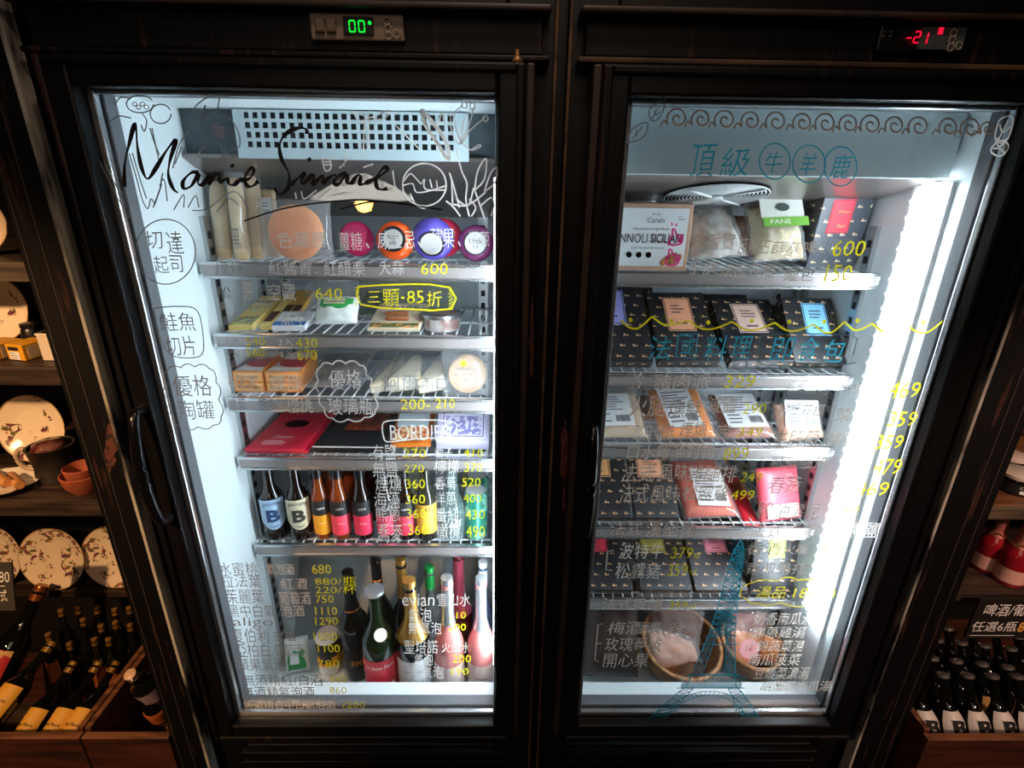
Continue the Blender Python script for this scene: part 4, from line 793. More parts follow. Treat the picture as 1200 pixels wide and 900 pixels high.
for i, x in enumerate((322, 333)): 
    t, w_, h = pack('cheese_pack', ['brown yellow cheese pack third in the leaning row', 'brown yellow cheese pack last in the leaning row'][i], 'package', (x, 387), (x + 11, 387), (x + 6, 350), (x + 16, 349), S(1), .38, .012, pm('tan pack', '#c79a4a', .45), YC); label_on(t, -w_ * .4, w_ * .4, h * .15, h * .5, pm('dark fruit picture', '#4a3226', .5), name='picture_band')
t, w_, h = pack('sliced_cheese_pack', 'flat white and blue pack beside the yellow cheese packs', 'package', (317, 391), (360, 391), (326, 374), (360, 373), S(1), .27, .012, pm('white pack', '#dfe4e6', .4))
label_on(t, -w_ * .48, w_ * .48, h * .03, h * .28, pm('blue band', '#3f7ab5', .4), name='blue_band'); label_on(t, -w_ * .3, w_ * .35, h * .4, h * .8, paper, text=[('formaggio', 0, 1, .2, .8)])
def bagpack(name, label, cat, bl, br, tl, tr, zs, Yt, th, mat, nz=.003, wrap=None, part='bag', seed=1, group=None, e=2.4):
    M, w_, h = lean(bl, br, tl, tr, zs, Yt); t = thing(name, label, cat, TR(0, 0, th * .62 * max(0, -M[2][1]) + .001) @ M @ TR(0, th * .3 * (1 - max(0, -M[2][1])), th * .25), group)
    MB().pillow(w_, h, th, nz, seed=seed, e=e).build(part, mat, t, smooth=True)
    if wrap: MB().pillow(w_ * 1.14, h * 1.14, th * 1.25, nz * 1.4, seed=seed + 3, M=TR(0, 0, -h * .04)).build('clear_wrap', wrap, t, smooth=True)
    return t, w_, h
t, w_, h = bagpack('cheese_bag', 'green and white bag of cheese in the middle of the second shelf', 'package', (366, 390), (420, 391), (370, 360), (414, 358), S(1), .25, .030, pm('green and white bag', '#e4ebe4', .3), seed=2)
MB().pillow(w_ * .85, h * .52, .031, .001, seed=2, M=TR(0, -.004, h * .38)).build('green_panel', pm('green print', '#2f9a4c', .3), t, smooth=True); label_on(t, -w_ * .25, w_ * .25, h * .56, h * .74, pm('cream script panel', '#dfe3b0', .4), y=-.0215, text=[('Mozzarella', 0, 1, .2, .8)])
t, w_, h = bagpack('greens_bag', 'dark green bag lying behind the green and white bag', 'package', (418, 378), (448, 378), (425, 352), (452, 350), S(1), .42, .02, pm('dark green leaves', '#1d3f25', .4, c2='#35663a', scale=30), wrap=bag_m, seed=5)
t, w_, h = bagpack('hazy_bag', 'crumpled clear bag with white barcode sticker, behind the green and white bag', 'package', (348, 374), (412, 374), (352, 340), (412, 336), S(1), .42, .03, bag_hazy, nz=.006, seed=8); label_on(t, -w_ * .0, w_ * .45, h * .62, h * .86, paper, y=-.022, lines=3, bars=True)
t, w_, h = pack('salami_pack', 'flat pack of small sausages leaning beside the round tin, second shelf', 'package', (428, 391), (494, 392), (446, 362), (498, 362), S(1), .33, .008, pm('tan card', '#cfc1a4', .5))
label_on(t, -w_ * .42, w_ * .42, h * .72, h * .92, pm('cream card', '#e4dac2', .5), text=[('SALUMI', .1, .9, .15, .85)])
for i in range(2): MB().lathe([(0, -.024), (.003, -.0235), (.0045, -.02), (.0045, .02), (.003, .0235), (0, .024)], 12, M=TR(-.004 + .006 * i, -.004, h * (.5 - .2 * i)) @ RY(PI / 2)).build('sausage', pm('brown sausage', '#9a5a34', .4), t, smooth=True)
label_on(t, -w_ * .46, w_ * .46, h * .03, h * .18, pm('vegetable picture', '#3d5a2c', .5, c2='#c98a4a', scale=70, lo=.5, hi=.55), name='picture_band')
c = atz(515, 391, S(1)); r = (at(540, 374, c.y) - at(490, 374, c.y)).length / 2
t = thing('round_tin', 'round silver tin with a clear lid at the right of the second shelf', 'tin', TR(c.x, c.y + r, S(1) + .0005))
hh = .026; MB().lathe([(0, 0), (r * .84, 0), (r * .86, .002), (r * .90, hh), (0, hh)], 36).build('tub', pm('pewter printed tub', '#b9b0ac', .4, metal=.2, c2='#8a6a64', scale=30, lo=.5, hi=.6), t, smooth='auto')
MB().lathe([(r * .9, hh), (r, hh), (r * 1.02, hh + .003), (r * .98, hh + .007), (r * .9, hh + .0065), (0, hh + .005)], 36).build('lid', steel, t, smooth='auto'); MB().lathe([(0, hh + .0062), (r * .55, hh + .0066)], 24, M=TR(r * .2, 0, 0)).build('lid_label', pm('brown lid label', '#7d6259', .4), t)

# ------------------------------------------------------------------ left fridge, third shelf
ob = pm('orange cheese box', '#e89a52', .45, c2='#d98238', scale=24)
def wedge_box(px0, px1, lo, label):
    M, w_, h = upright(px0, px1, 442 if not lo else 456, 466, .225, S(2) + (.0235 if not lo else .0005))
    t = thing('cheese_box', label, 'box', M, 'orange cheese wedge boxes'); hh = .0225
    v = [(-w_ / 2, 0), (w_ / 2, 0), (w_ / 2 - .012, .14), (-w_ / 2 + .010, .14)]
    MB().add([(x, y, 0) for x, y in v] + [(x, y, hh) for x, y in v], [(3, 2, 1, 0), (4, 5, 6, 7), (0, 1, 5, 4), (1, 2, 6, 5), (2, 3, 7, 6), (3, 0, 4, 7)]).build('box', ob, t, bevel=.0015)
    if not lo: MB().add([(-w_ * .45, .004, hh + .0004), (w_ * .45, .004, hh + .0004), (w_ * .45 - .012, .135, hh + .0004), (-w_ * .45 + .010, .135, hh + .0004)], [(0, 1, 2, 3)]).build('top_label', pm('white and red lid', '#ddd2cf', .4, c2='#b8474a', scale=18, lo=.52, hi=.58), t)
    label_on(t, -w_ * .44, w_ * .44, hh * .15, hh * .85, pm('orange printed front', '#f2b679', .5), text=[('fromage', .08, .92, .25, .75)], tmat=pm('brown print', '#4a2a18', .6))
for a, b, lo, l in ((276, 311, 1, 'lower left orange cheese box on the third shelf'), (313, 354, 1, 'lower right orange cheese box on the third shelf'), (275, 310, 0, 'upper left orange cheese box on the third shelf'), (312, 354, 0, 'upper right orange cheese box on the third shelf')): wedge_box(a, b, lo, l)
t, w_, h = bagpack('dark_food_pack', 'dark brown pack in clear film behind the small cloud drawing', 'package', (357, 464), (420, 464), (366, 428), (412, 426), S(2), .36, .03, pm('dark brown food', '#33211b', .3, c2='#5a3a30', scale=20), wrap=bag_m, seed=11)
def wedge(label, bl, br, tl, tr, Yt, seed, th=.03):
    M, w_, h = lean(bl, br, tl, tr, S(2), Yt); t = thing('cheese_wedge', label, 'cheese', TR(0, 0, th * 1.25 * max(0, -M[2][1]) + .001) @ M @ TR(0, .0, .006), 'pale cheese wedges in clear bags')
    MB().prism([(-w_ / 2, 0), (w_ / 2, h * .1), (w_ * .3, h * .95), (w_ * .05, h)], 0, th).build('cheese', pm('ivory cheese', '#e3d6b8', .5, c2='#d8c39a', scale=14), t, bevel=.004)
    MB().pillow(w_ * 1.25, h * 1.3, th * 1.7, .005, seed=seed, M=TR(0, th * .5, -h * .06)).build('clear_bag', bag_hazy, t, smooth=True)
wedge('long ivory cheese wedge in a clear bag, left of the other wedges', (432, 466), (468, 466), (462, 430), (490, 424), .36, 21, .02)
wedge('broad ivory cheese wedge in a clear bag, between the long wedge and round cheese', (455, 467), (492, 467), (466, 436), (500, 434), .33, 22)
wedge('ivory cheese wedge in a clear bag touching the round cheese', (488, 468), (520, 468), (494, 440), (520, 436), .32, 23)
wheel('round_cheese', 'pale round cheese with a script label in a clear bag, right end of third shelf', 548, 447, 23, .232, pm('peach cheese box', '#e6c3a0', .5), .18, .03, zs=S(2), lab=(.9, pm('peach label', '#ecc9a5', .5)), text=[('Vigneron', .55, .1, .3), ('IGP', .2, .09, -.25), ('- - - -', .62, .03, .02)], wrap=True)

# ------------------------------------------------------------------ left fridge, fourth shelf
red = pm('crimson card', '#c9203a', .4)
for i in (1, 0):
    d = i * 4; t, w_, h = pack('red_menu_box', ['top flat red box with a dark oval, fourth shelf of left fridge', 'red box under the other red box'][i], 'box', (284 + d, 531 + d * .6), (357 + d, 532 + d * .6), (330 + d, 484 + d * .4), (392 + d * .6, 484 + d * .4), S(3) + .006 * (1 - i), .42 + .002 * i, .006, red, 'flat red boxes'); 
    if i == 0:
        MB().lathe([(0, 0), (w_ * .21, 0)], 32, M=TR(0, -.0006, h * .6) @ Matrix.Diagonal((1, 1, .82, 1)) @ RX(PI / 2)).build('oval_print', pm('dark oval', '#3a1218', .5, c2='#1c0a0c', scale=60), t)
        m = MB(); text_mb(m, "L'Emotion", -w_ * .2, w_ * .16, h * .24, h * .31, -.0007, shear=.2); lines_mb(m, -w_ * .3, w_ * .2, h * .09, h * .2, 3, -.0007, seed=3); m.build('print', ink_white, t)
t, w_, h = pack('black_tray', 'flat black tray with a picture of browned meat', 'package', (364, 532), (452, 533), (404, 486), (470, 487), S(3), .42, .012, pm('black tray card', '#191a1e', .4))
label_on(t, -w_ * .22, w_ * .38, h * .42, h * .86, pm('roast meat picture', '#5a2418', .5, c2='#9a4a2c', scale=60, bump=.3, lo=.4, hi=.6), name='picture'); label_on(t, -w_ * .5, w_ * .5, h * .0, h * .02, ink_white, name='edge_line')
t, w_, h = bagpack('pasta_pouch', 'orange pouch of grated topping behind the framed word', 'package', (456, 532), (506, 532), (466, 487), (507, 486), S(3), .33, .02, pm('orange food pouch', '#d97a24', .35, c2='#b85a18', scale=20), seed=31)
label_on(t, -w_ * .4, w_ * .4, h * .4, h * .75, pm('pale blue panel', '#b9c7cc', .5), y=-.014); label_on(t, -w_ * .42, w_ * .42, h * .06, h * .38, pm('shredded food picture', '#e8c08a', .5, c2='#b8481c', scale=120, lo=.45, hi=.55), y=-.013, name='picture')
t, w_, h = pack('lavender_box', 'lavender box with an engraved scene, right end of fourth shelf', 'box', (511, 533), (573, 533), (510, 487), (569, 489), S(3), .29, .03, pm('lavender card', '#b9b4cf', .45))
o = label_on(t, -w_ * .42, w_ * .42, h * .12, h * .8, pm('pale lavender print', '#d6d2e4', .5), border=pm('violet print', '#6a64a0', .5)); label_on(t, -w_ * .34, w_ * .34, h * .2, h * .68, pm('engraved scene', '#cfcbe2', .5, c2='#7d78ad', scale=90, lo=.48, hi=.52), y=-.0014, name='picture')

# ------------------------------------------------------------------ left fridge, fifth shelf: bottles
def bx(px, py, Y): return at(px, py, Y).x
zb = S(4) + .0005
for i, (px, lc, bc, lab) in enumerate(((321, '#a9cbe6', '#24406a', 'dark beer bottle with pale blue B shield label, left end of fifth shelf'), (351, '#d9cfae', '#33302a', 'dark beer bottle with beige B shield label beside the blue one'))):
    r = .0285; Y = .232; t, rad = bottle('beer_bottle', lab, bx(px, 600, Y), Y, zb, .203, r, brown_bottle, neck=.42, sh=.50, cap=black_foil, group='B label beer bottles')
    m = MB(); lm = pm('shield label %d' % i, lc, .45); n = 12; pts = []; cols = []
    for j in range(n + 1):
        u = j / n * 2 - 1; zt = .112 - .004 * abs(u) ** .8 * (1 if abs(u) > .5 else .2); zb_ = .030 + .022 * abs(u) ** 2.2
        a = -PI / 2 + u * 1.0
        for zz in (zb_, (zb_ + zt) / 2, zt): pts.append(((r + .0006) * math.cos(a), (r + .0006) * math.sin(a), min(zz, .107)))
    m.add(pts, [(j * 3 + k_, (j + 1) * 3 + k_, (j + 1) * 3 + k_ + 1, j * 3 + k_ + 1) for j in range(n) for k_ in (0, 1)]); o = m.build('label', lm, t, smooth=True)
    dk = pm('label ink %d' % i, bc, .5); curved_text(o, 'B', r, .066, .032, .028, dk, bold=.04); curved_text(o, 'BERTINCHAMPS', r, .093, .0075, .040, dk, arch=.004); curved_text(o, '—', r, .041, .002, .018, dk, arch=-.003)
cid = [(377, '#e0a021', 'amber cider bottle with black and yellow label, third from left on fifth shelf', .020), (399, '#e8425c', 'amber cider bottle with black and red label right of the yellow label', .0215), (425, '#d92f52', 'dark cider bottle with pink red label, fifth bottle from the left', .0215), (452, '#d92f52', 'cider bottle with pink red label behind the white and yellow words', .0215), (475, '#d83a50', 'cider bottle with a pink red label left of the ochre label bottle', .0215)]
for i, (px, lc, lab, r) in enumerate(cid):
    Y = .228; t, rad = bottle('cider_bottle', lab, bx(px, 600, Y), Y, zb, .203, r, amber if i < 2 else brown_bottle, neck=.5, sh=.52, foil=black_foil, foil_from=.76, group='small cider bottles')
    for (m_, u0, u1) in ((ink_dark, .32, .50), (pm('cider label ' + lc, lc, .45), .07, .32)): MB().lathe([(r + .0007, 0.203 * u0), (r + .0007, 0.203 * u1)], 20, a0=-PI / 2 - 1.25, a1=-PI / 2 + 1.25).build('label', m_, t, smooth=True)
    curved_text(t, 'cidre', r, .084, .006, .016, ink_white); curved_text(t, 'Sassy', r, .045, .005, .014, ink_white)
    # its neighbour in the row behind
for i, px in enumerate((388, 412, 438, 462)): bottle('cider_bottle', ['dark bottle behind the yellow and red label bottles', 'dark bottle in the back row, behind the fourth bottle', 'dark bottle in the back row, behind the fifth bottle', 'dark bottle in the back row, left of the ochre label'][i], bx(px, 590, .30), .30, zb, .2, .022, amber if i < 2 else brown_bottle, neck=.5, sh=.52, foil=black_foil, foil_from=.76, group='small cider bottles')
t, rad = bottle('juice_bottle', 'slim dark bottle with an ochre yellow label, left of the clear bottle', bx(500, 600, .228), .228, zb, .2, .024, pm('brown green glass', '#2a2a22', .08, coat=.4), neck=.45, sh=.55, lab=[(pm('ochre label', '#e6ab3f', .5), .10, .48, 1.2)], cap=gold_foil); curved_text(t, '166', .024, .085, .012, .022, ink_dark, shear=.2)
t, rad = bottle('water_bottle', 'clear tear-shaped water bottle beside the green cans', bx(531, 600, .232), .232, zb, .2, .031, clear_glass, neck=.40, sh=.42, cap=silver_foil); curved_text(t, 'VALS', .031, .05, .018, .038, ink_white, shear=.2)
def can(label, x, Y, z, r, h, mats, group=None, name='drinks_can'):
    t = thing(name, label, 'can', TR(x, Y, z), group)
    MB().lathe([(0, .003), (r * .7, .001), (r * .78, 0), (r, h * .06), (r, h * .92), (r * .86, h * .985), (r * .86, h), (r * .84, h * .99), (0, h * .955)], 32).build('can_body', mats, t, smooth='auto')
    MB().lathe([(r * .86, h * 1.0), (r * .88, h * 1.005), (r * .84, h * 1.005), (r * .80, h * .97), (0, h * .972)], 32).build('can_lid', pm('can lid aluminium', '#c4c9ca', .4, metal=.3), t, smooth='auto')
    MB().lathe([(.0, h * .98), (r * .22, h * .98)], 14, M=Matrix.Diagonal((1, 1.5, 1, 1))).build('pull_tab', steel, t); return t
gm = pm('green can print', '#1f7a66', .3, metal=.3, c2='#8fc9b4', scale=26, lo=.5, hi=.56)
can('front green patterned can at the right end of fifth shelf', bx(558, 600, .228), .228, zb, .026, .122, gm, 'green patterned cans'); can('green patterned can standing behind the front green can', bx(560, 590, .296), .296, zb, .026, .122, gm, 'green patterned cans')

# ------------------------------------------------------------------ left fridge, floor
FZ = Z0 - .0995
t = can('yellow and black can standing alone on the left fridge floor', bx(384, 750, .21), .21, FZ, .029, .115, pm('white can print', '#dfe2e0', .35, metal=.2))
if t:
    for (m_, u0, u1, a0, a1) in ((pm('amber can band', '#e8a01c', .35), .30, .75, -PI, PI), (pm('black can band', '#1b1b20', .35), .55, .92, -PI, PI), (pm('black can band', '#1b1b20', .35), .38, .56, -PI / 2 - .5, -PI / 2 + .5)): MB().lathe([(.0294 if u1 < .9 else .0298, .115 * u0), (.0294 if u1 < .9 else .0298, .115 * u1)], 28, a0=a0, a1=a1 if a1 < PI else PI - 1e-3).build('can_band', m_, t, smooth=True)
M, w_, h = lean((336, 792), (364, 786), (344, 750), (372, 746), FZ, .235); t = thing('snack_bag', 'small green and white bag leaning beside the yellow can', 'package', M @ TR(0, .0, .004)); MB().pillow(w_, h, .03, .003, seed=41).build('bag', pm('white bag', '#e6ebe6', .35), t, smooth=True)
MB().pillow(w_ * .8, h * .68, .031, .002, seed=41, M=TR(0, -.003, h * .06)).build('green_panel', pm('green print', '#2f9a4c', .3), t, smooth=True); label_on(t, -w_ * .18, w_ * .18, h * .3, h * .6, paper, y=-.023, name='white_band')
def fb(name, label, px, py, Y, pyt, r, glass, **k):
    x = bx(px, py, Y); h = at(px, pyt, Y).z - FZ; return bottle(name, label, x, Y, FZ, h, r, glass, group='sparkling wine bottles on the fridge floor', **k)
t, rad = fb('wine_bottle', 'dark sparkling bottle with gold neck ring, leftmost on the fridge floor', 416, 745, .205, 670, .037, dark_bottle, foil=black_foil, foil_from=.66, lab=[(pm('black label', '#191410', .4), .13, .32, .9)], sh=.55)
MB().lathe([(rad(.66) + .0016, .0), (rad(.66) + .0016, .004)], 24, M=TR(0, 0, .655 * (at(413, 670, .205).z - FZ))).build('neck_ring', copper_foil, t, smooth=True); curved_text(t, '300', .0375, .062, .016, .03, ink_gold)
t, rad = fb('wine_bottle', 'open green bottle with white medallion and red label, front row of the floor', 444, 750, .135, 690, .039, green_bottle, lab=[(pm('red wine label', '#c92235', .4), .12, .46, 1.25)], sh=.60)
h = at(444, 690, .135).z - FZ; curved_text(t, 'Le Jeune Pierre', .0396, h * .40, .014, .066, ink_white, shear=.2); MB().lathe([(rad(.05) + .0012, h * .12), (rad(.05) + .0012, h * .24)], 12, a0=-PI / 2 - .1, a1=-PI / 2 + .8).build('label_picture', pm('white flower print', '#ece0d0', .5, c2='#b04a3a', scale=80, lo=.5, hi=.56), t, smooth=True)
md = TR(.006, -rad(.68) - .004, h * .66) @ RX(PI / 2 - .55); MB().lathe([(0, .001), (.0145, .001), (.0145, -.002), (0, -.002)], 24, M=md).build('medallion', pm('ivory medallion', '#eae5d8', .5), t)
MB().lathe([(.014, 0), (.023, .003), (.024, .007), (.021, .010), (.0, .010)], 24, M=TR(0, 0, h * .965)).build('stopper', pm('grey stopper', '#84878a', .35, metal=.4), t, smooth='auto')
t, rad = fb('wine_bottle', 'tall black bottle with copper neck band behind the medallion bottle', 443, 690, .245, 650, .033, dark_bottle, sh=.5, foil=black_foil, foil_from=.8); h = at(446, 650, .245).z - FZ; MB().lathe([(rad(.76) + .0012, h * .74), (rad(.79) + .0012, h * .79)], 24).build('neck_band', copper_foil, t, smooth=True)
t, rad = fb('wine_bottle', 'gold-foiled bottle in the back row, half hidden by the front gold one', 472, 690, .236, 655, .033, dark_bottle, foil=gold_foil, foil_from=.66, lab=[(paper, .14, .36, 1.2)], sh=.5)
t, rad = fb('wine_bottle', 'front gold-foiled sparkling bottle with a silvery white label', 484, 750, .137, 680, .039, dark_bottle, foil=gold_foil, foil_from=.56, lab=[(pm('silver white label', '#cfd2d4', .4), .10, .42, 1.3)], sh=.56); h = at(483, 680, .137).z - FZ
curved_text(t, 'COLLECTION', .0396, h * .33, .009, .05, ink_line); curved_text(t, 'Cava Brut', .0396, h * .24, .008, .04, ink_line, shear=.2)
t, rad = fb('wine_bottle', 'bottle with bright green cap between gold and pink bottles', 506, 725, .226, 664, .030, pm('grey clear bottle', '#5a5f5c', .1, trans=.3), foil=green_foil, foil_from=.80, lab=[(pm('grey label', '#8f9496', .5), .2, .42, 1.2)], sh=.56)
t, rad = fb('wine_bottle', 'pink rosé bottle with silver neck foil, left of the two rosé bottles', 526, 750, .142, 677, .036, rose, foil=silver_foil, foil_from=.64, lab=[(pm('blush label', '#e6cfc6', .5), .10, .34, 1.3)], sh=.5); h = at(531, 677, .142).z - FZ; curved_text(t, 'Rosé', .0386, h * .2, .013, .028, pm('red print', '#c4404a', .5), shear=.2)
t, rad = fb('wine_bottle', 'big bottle with shiny pink foil in the back row', 538, 690, .240, 645, .034, pm('dark red bottle glass', '#5a1a1a', .08, coat=.5), foil=pink_foil, foil_from=.48, sh=.46)
t, rad = fb('wine_bottle', 'rosé bottle with long silver foil at the right end of the floor', 564, 750, .143, 677, .033, rose, foil=silver_foil, foil_from=.60, lab=[(pm('blush label', '#e6cfc6', .5), .10, .34, 1.3)], sh=.5); h = at(570, 677, .140).z - FZ; curved_text(t, 'Veuve', .0366, h * .24, .008, .03, pm('brown print', '#4a2a18', .6), shear=.2)
t, rad = fb('wine_bottle', 'bottle with a plain white screw cap behind the right rosé bottle', 566, 690, .225, 658, .028, pm('blue grey bottle', '#4a5a78', .1, trans=.2), foil=pm('white cap', '#e6e8ea', .35), foil_from=.80, sh=.52)
# ------------------------------------------------------------------ right freezer
def dotbox(label, bl, br, tl, tr, zs, Yt, lc, lu=(.12, .42), lv=(.55, .98), th=.04, mat=None, cat='box', group='black boxes with gold triangles', blank=False):
    M, w_, h = lean(bl, br, tl, tr, zs, Yt); M = TR(0, 0, th * max(0, -M[2][1]) + .004) @ M; t = thing('meal_box', label, cat, M, group)
    MB().box(-w_ / 2, w_ / 2, 0, th, 0, h).build('box', mat or card_dot, t, bevel=.0015, uv=True)
    if lc:
        x0, x1 = -w_ / 2 + w_ * lu[0], -w_ / 2 + w_ * lu[1]
        o = label_on(t, x0, x1, h * lv[0], h * lv[1], pm('label ' + lc, lc, .5), border=ink_dark)
        m = MB(); wd = x1 - x0; ht = h * (lv[1] - lv[0]); zc = h * lv[0]
        lines_mb(m, x0 + wd * .25, x1 - wd * .2, zc + ht * .5, zc + ht * .8, 3, -.0012, seed=int(bl[0])); m.box(x0 + wd * .32, x1 - wd * .28, -.0013, -.0009, zc + ht * .2, zc + ht * .25); m.build('small_print', pm('label print', '#4a4350', .6), o)
    return t, w_, h
# top shelf
cb = pm('tan box border', '#c29a80', .5); cw = pm('white box print', '#e3e6e8', .5)
M, w_, h = upright(704, 809, 238, 318, .212, T(0) + .0005); t = thing('pastry_box', 'white pastry box with tan border and bold print, left end of top freezer shelf', 'box', M)
MB().box(-w_ / 2, w_ / 2, 0, .05, 0, h).build('box', cb, t, bevel=.002); o = label_on(t, -w_ * .47, w_ * .455, h * .07, h * .93, cw)
m = MB(); text_mb(m, 'CANNOLI', -w_ * .43, w_ * .02, h * .42, h * .56, -.0014); text_mb(m, 'SICILIANI', w_ * .055, w_ * .42, h * .42, h * .56, -.0014, bold=.02); text_mb(m, 'Corsini', w_ * .0, w_ * .2, h * .72, h * .80, -.0014, shear=.3); text_mb(m, 'BY ZIA', w_ * .05, w_ * .14, h * .83, h * .86, -.0014); text_mb(m, 'MY\nBREAK', w_ * .34, w_ * .42, h * .76, h * .82, -.0014); text_mb(m, 'Una bontà in ogni festa', -w_ * .15, w_ * .25, h * .60, h * .65, -.0014, shear=.3); text_mb(m, 'Con ricotta di pecora', -w_ * .15, w_ * .22, h * .32, h * .37, -.0014, shear=.3); m.build('print', ink_dark, o)
for i, u in enumerate((-.17, -.06, .05)): MB().lathe([(0, 0), (.0055, 0)], 16, M=TR(w_ * u, -.0014, h * .24) @ RX(PI / 2)).build('round_badge', pm('tan badge', '#c9a07a', .5), o); 
for i in range(3):
    MB().lathe([(0, -.014), (.004, -.0135), (.006, -.008), (.006, .008), (.004, .0135), (0, .014)], 12, M=TR(w_ * (.26 + .05 * i), -.0016, h * (.17 + .02 * (i % 2))) @ RY(.9) @ Matrix.Diagonal((1, .1, 1, 1))).build('pastry_picture', pm('pastry picture', '#c98c4a', .5, c2='#7a3f24', scale=70), o, smooth=True)
M, w_, h = upright(720, 765, 227, 318, .29, T(0) + .0005); t = thing('pastry_box', 'plain white box showing behind the tan-bordered pastry box', 'box', M); MB().box(-w_ / 2, w_ / 2, 0, .05, 0, h).build('box', cw, t, bevel=.002); m = MB(); text_mb(m, 'cannoli', -w_ * .42, -w_ * .05, h * .88, h * .92, -.0008); m.build('print', ink_line, t)
t, w_, h = bagpack('frozen_food_bag', 'clear frosted bag of small frozen pieces beside the pastry box', 'package', (812, 318), (872, 318), (806, 268), (862, 258), T(0), .30, .045, pm('frozen brown pieces', '#b09a86', .5, c2='#ddd8d2', scale=45, bump=.5), wrap=bag_hazy, nz=.006, seed=51)
t, w_, h = bagpack('bread_bag', 'clear bag of pale bread with a white and green header card', 'package', (884, 318), (944, 318), (866, 258), (920, 254), T(0), .28, .045, pm('pale frozen bread', '#d8c9a6', .6, c2='#c2a878', scale=30, bump=.5), wrap=bag_m, nz=.005, seed=52)
label_on(t, -w_ * .44, w_ * .42, h * .62, h * 1.0, pm('white header card', '#e4e8e0', .4), y=-.034, name='header_card'); label_on(t, -w_ * .42, w_ * .48, h * .46, h * .62, pm('green header band', '#6fae3c', .4), y=-.036, name='green_band', text=[('PANE', .15, .6, .25, .75)], tmat=ink_white)
MB().lathe([(0, 0), (.014, 0)], 10, M=TR(0, -.0352, h * .80) @ Matrix.Diagonal((1, 1, .6, 1)) @ RX(PI / 2)).build('wheat_picture', pm('grey wheat print', '#6d7a78', .5), t)
t, w_, h = dotbox('tilted dark dotted box with a bright red label, right end of top freezer shelf', (952, 316), (1032, 315), (928, 242), (1006, 238), T(0), .24, '#e02c40', (.20, .64), (.50, .97), .045, mat=card_navy, group=None)
m = MB(); text_mb(m, 'Philippe', -w_ * .16, w_ * .08, h * .78, h * .82, -.0014); text_mb(m, 'Faur', -w_ * .12, w_ * .06, h * .58, h * .63, -.0014, shear=.3); m.build('print', ink_gold, t)
t, w_, h = bagpack('brown_sack', 'brown paper sack standing at the back behind the frozen bags', 'package', (815, 305), (895, 305), (830, 258), (900, 256), T(0), .37, .02, pm('brown paper sack', '#6a4a38', .6, c2='#503628', scale=14), nz=.003, seed=55)
# second shelf: leaning dotted boxes
R2 = T(1)
for lab, bl, br, tl, tr, lc, lu, lv in (
    ('black dotted box with a lavender blue label, left end of second freezer shelf', (697, 436), (768, 436), (712, 346), (765, 348), '#9a9ade', (.04, .60), (.52, .98)),
    ('black dotted box with an orange peach label on the second freezer shelf', (769, 436), (846, 436), (764, 356), (826, 356), '#f2ab84', (.26, .72), (.48, .98)),
    ('black dotted box with a dusty pink label on the second freezer shelf', (853, 437), (931, 437), (828, 364), (894, 364), '#d9b7a6', (.30, .76), (.50, .98)),
    ('black dotted box with a sky blue label, right end of second freezer shelf', (935, 437), (1010, 437), (896, 360), (966, 362), '#7fc0e4', (.36, .82), (.48, .98))):
    dotbox(lab, bl, br, tl, tr, R2, .36, lc, lu, (lv[0] - .07, lv[1] - .07), .026)
for lab, bl, br, tl, tr, mt in (('brown lidded box behind the lavender label box', (712, 420), (770, 420), (716, 335), (766, 350), card_dot), ('black box lying behind the peach and pink label boxes', (800, 420), (900, 420), (806, 354), (880, 356), card_dot), ('black box lying behind the sky blue label box', (905, 420), (985, 420), (890, 362), (962, 362), card_dot)): dotbox(lab, bl, br, tl, tr, R2, .44, None, mat=mt, th=.02)
# third shelf: vacuum packed meats
def meat(label, bl, br, tl, tr, zs, Yt, c, c2, lu, lv, th=.025, seed=1, blank=False, rot=0.0):
    M, w_, h = lean(bl, br, tl, tr, zs, Yt); t = thing('vacuum_pack', label, 'package', TR(0, 0, th * .5 * max(0, -M[2][1])) @ M @ TR(0, th * .45 * (1 - max(0, -M[2][1])), .003), 'vacuum packs of meat and fish')
    MB().pillow(w_ * .9, h * .92, th, .0015, seed=seed, e=5, M=TR(0, 0, h * .03)).build('meat', pm('meat ' + c, c, .4, c2=c2, scale=22, stretch=(1, 1, 3), lo=.35, hi=.7), t, smooth=True)
    MB().pillow(w_ * 1.0, h, th * 1.15, .0012, seed=seed + 2, e=4).build('vacuum_film', vac_m, t, smooth=True)
    x0, x1 = -w_ / 2 + w_ * lu[0], -w_ / 2 + w_ * lu[1]
    lo = label_on(t, x0, x1, h * lv[0], h * lv[1], paper, y=-th * .62, lines=6, bars=True, seed=seed)
    if rot: lo.rotation_euler.y = rot
    return t
R3 = T(2)
meat('pale ham pack with a large white label, left end of the third freezer shelf', (690, 521), (764, 521), (700, 464), (758, 462), R3, .34, '#cfb79c', '#b39a80', (.0, .78), (.16, .80), seed=61)
meat('orange smoked salmon pack with a white label on third freezer shelf', (775, 521), (840, 521), (764, 462), (832, 458), R3, .35, '#f0963c', '#e07a28', (.22, .78), (.14, .88), seed=62, rot=-.05)
meat('brown cured meat pack with white label, right of the orange pack', (848, 521), (912, 521), (838, 468), (896, 466), R3, .34, '#a8664c', '#7a4034', (.12, .86), (.14, .86), seed=63)
meat('peach meat pack leaning sideways with a tilted white label, right end of third shelf', (918, 522), (990, 520), (900, 480), (962, 468), R3, .36, '#e6b896', '#d89a78', (.1, .8), (.30, .98), seed=64, rot=.15)
meat('pack with a silvery back standing behind the smoked salmon', (740, 500), (800, 500), (745, 456), (796, 455), R3, .46, '#a98f78', '#8a6f5c', (.1, .6), (.5, .9), seed=65)
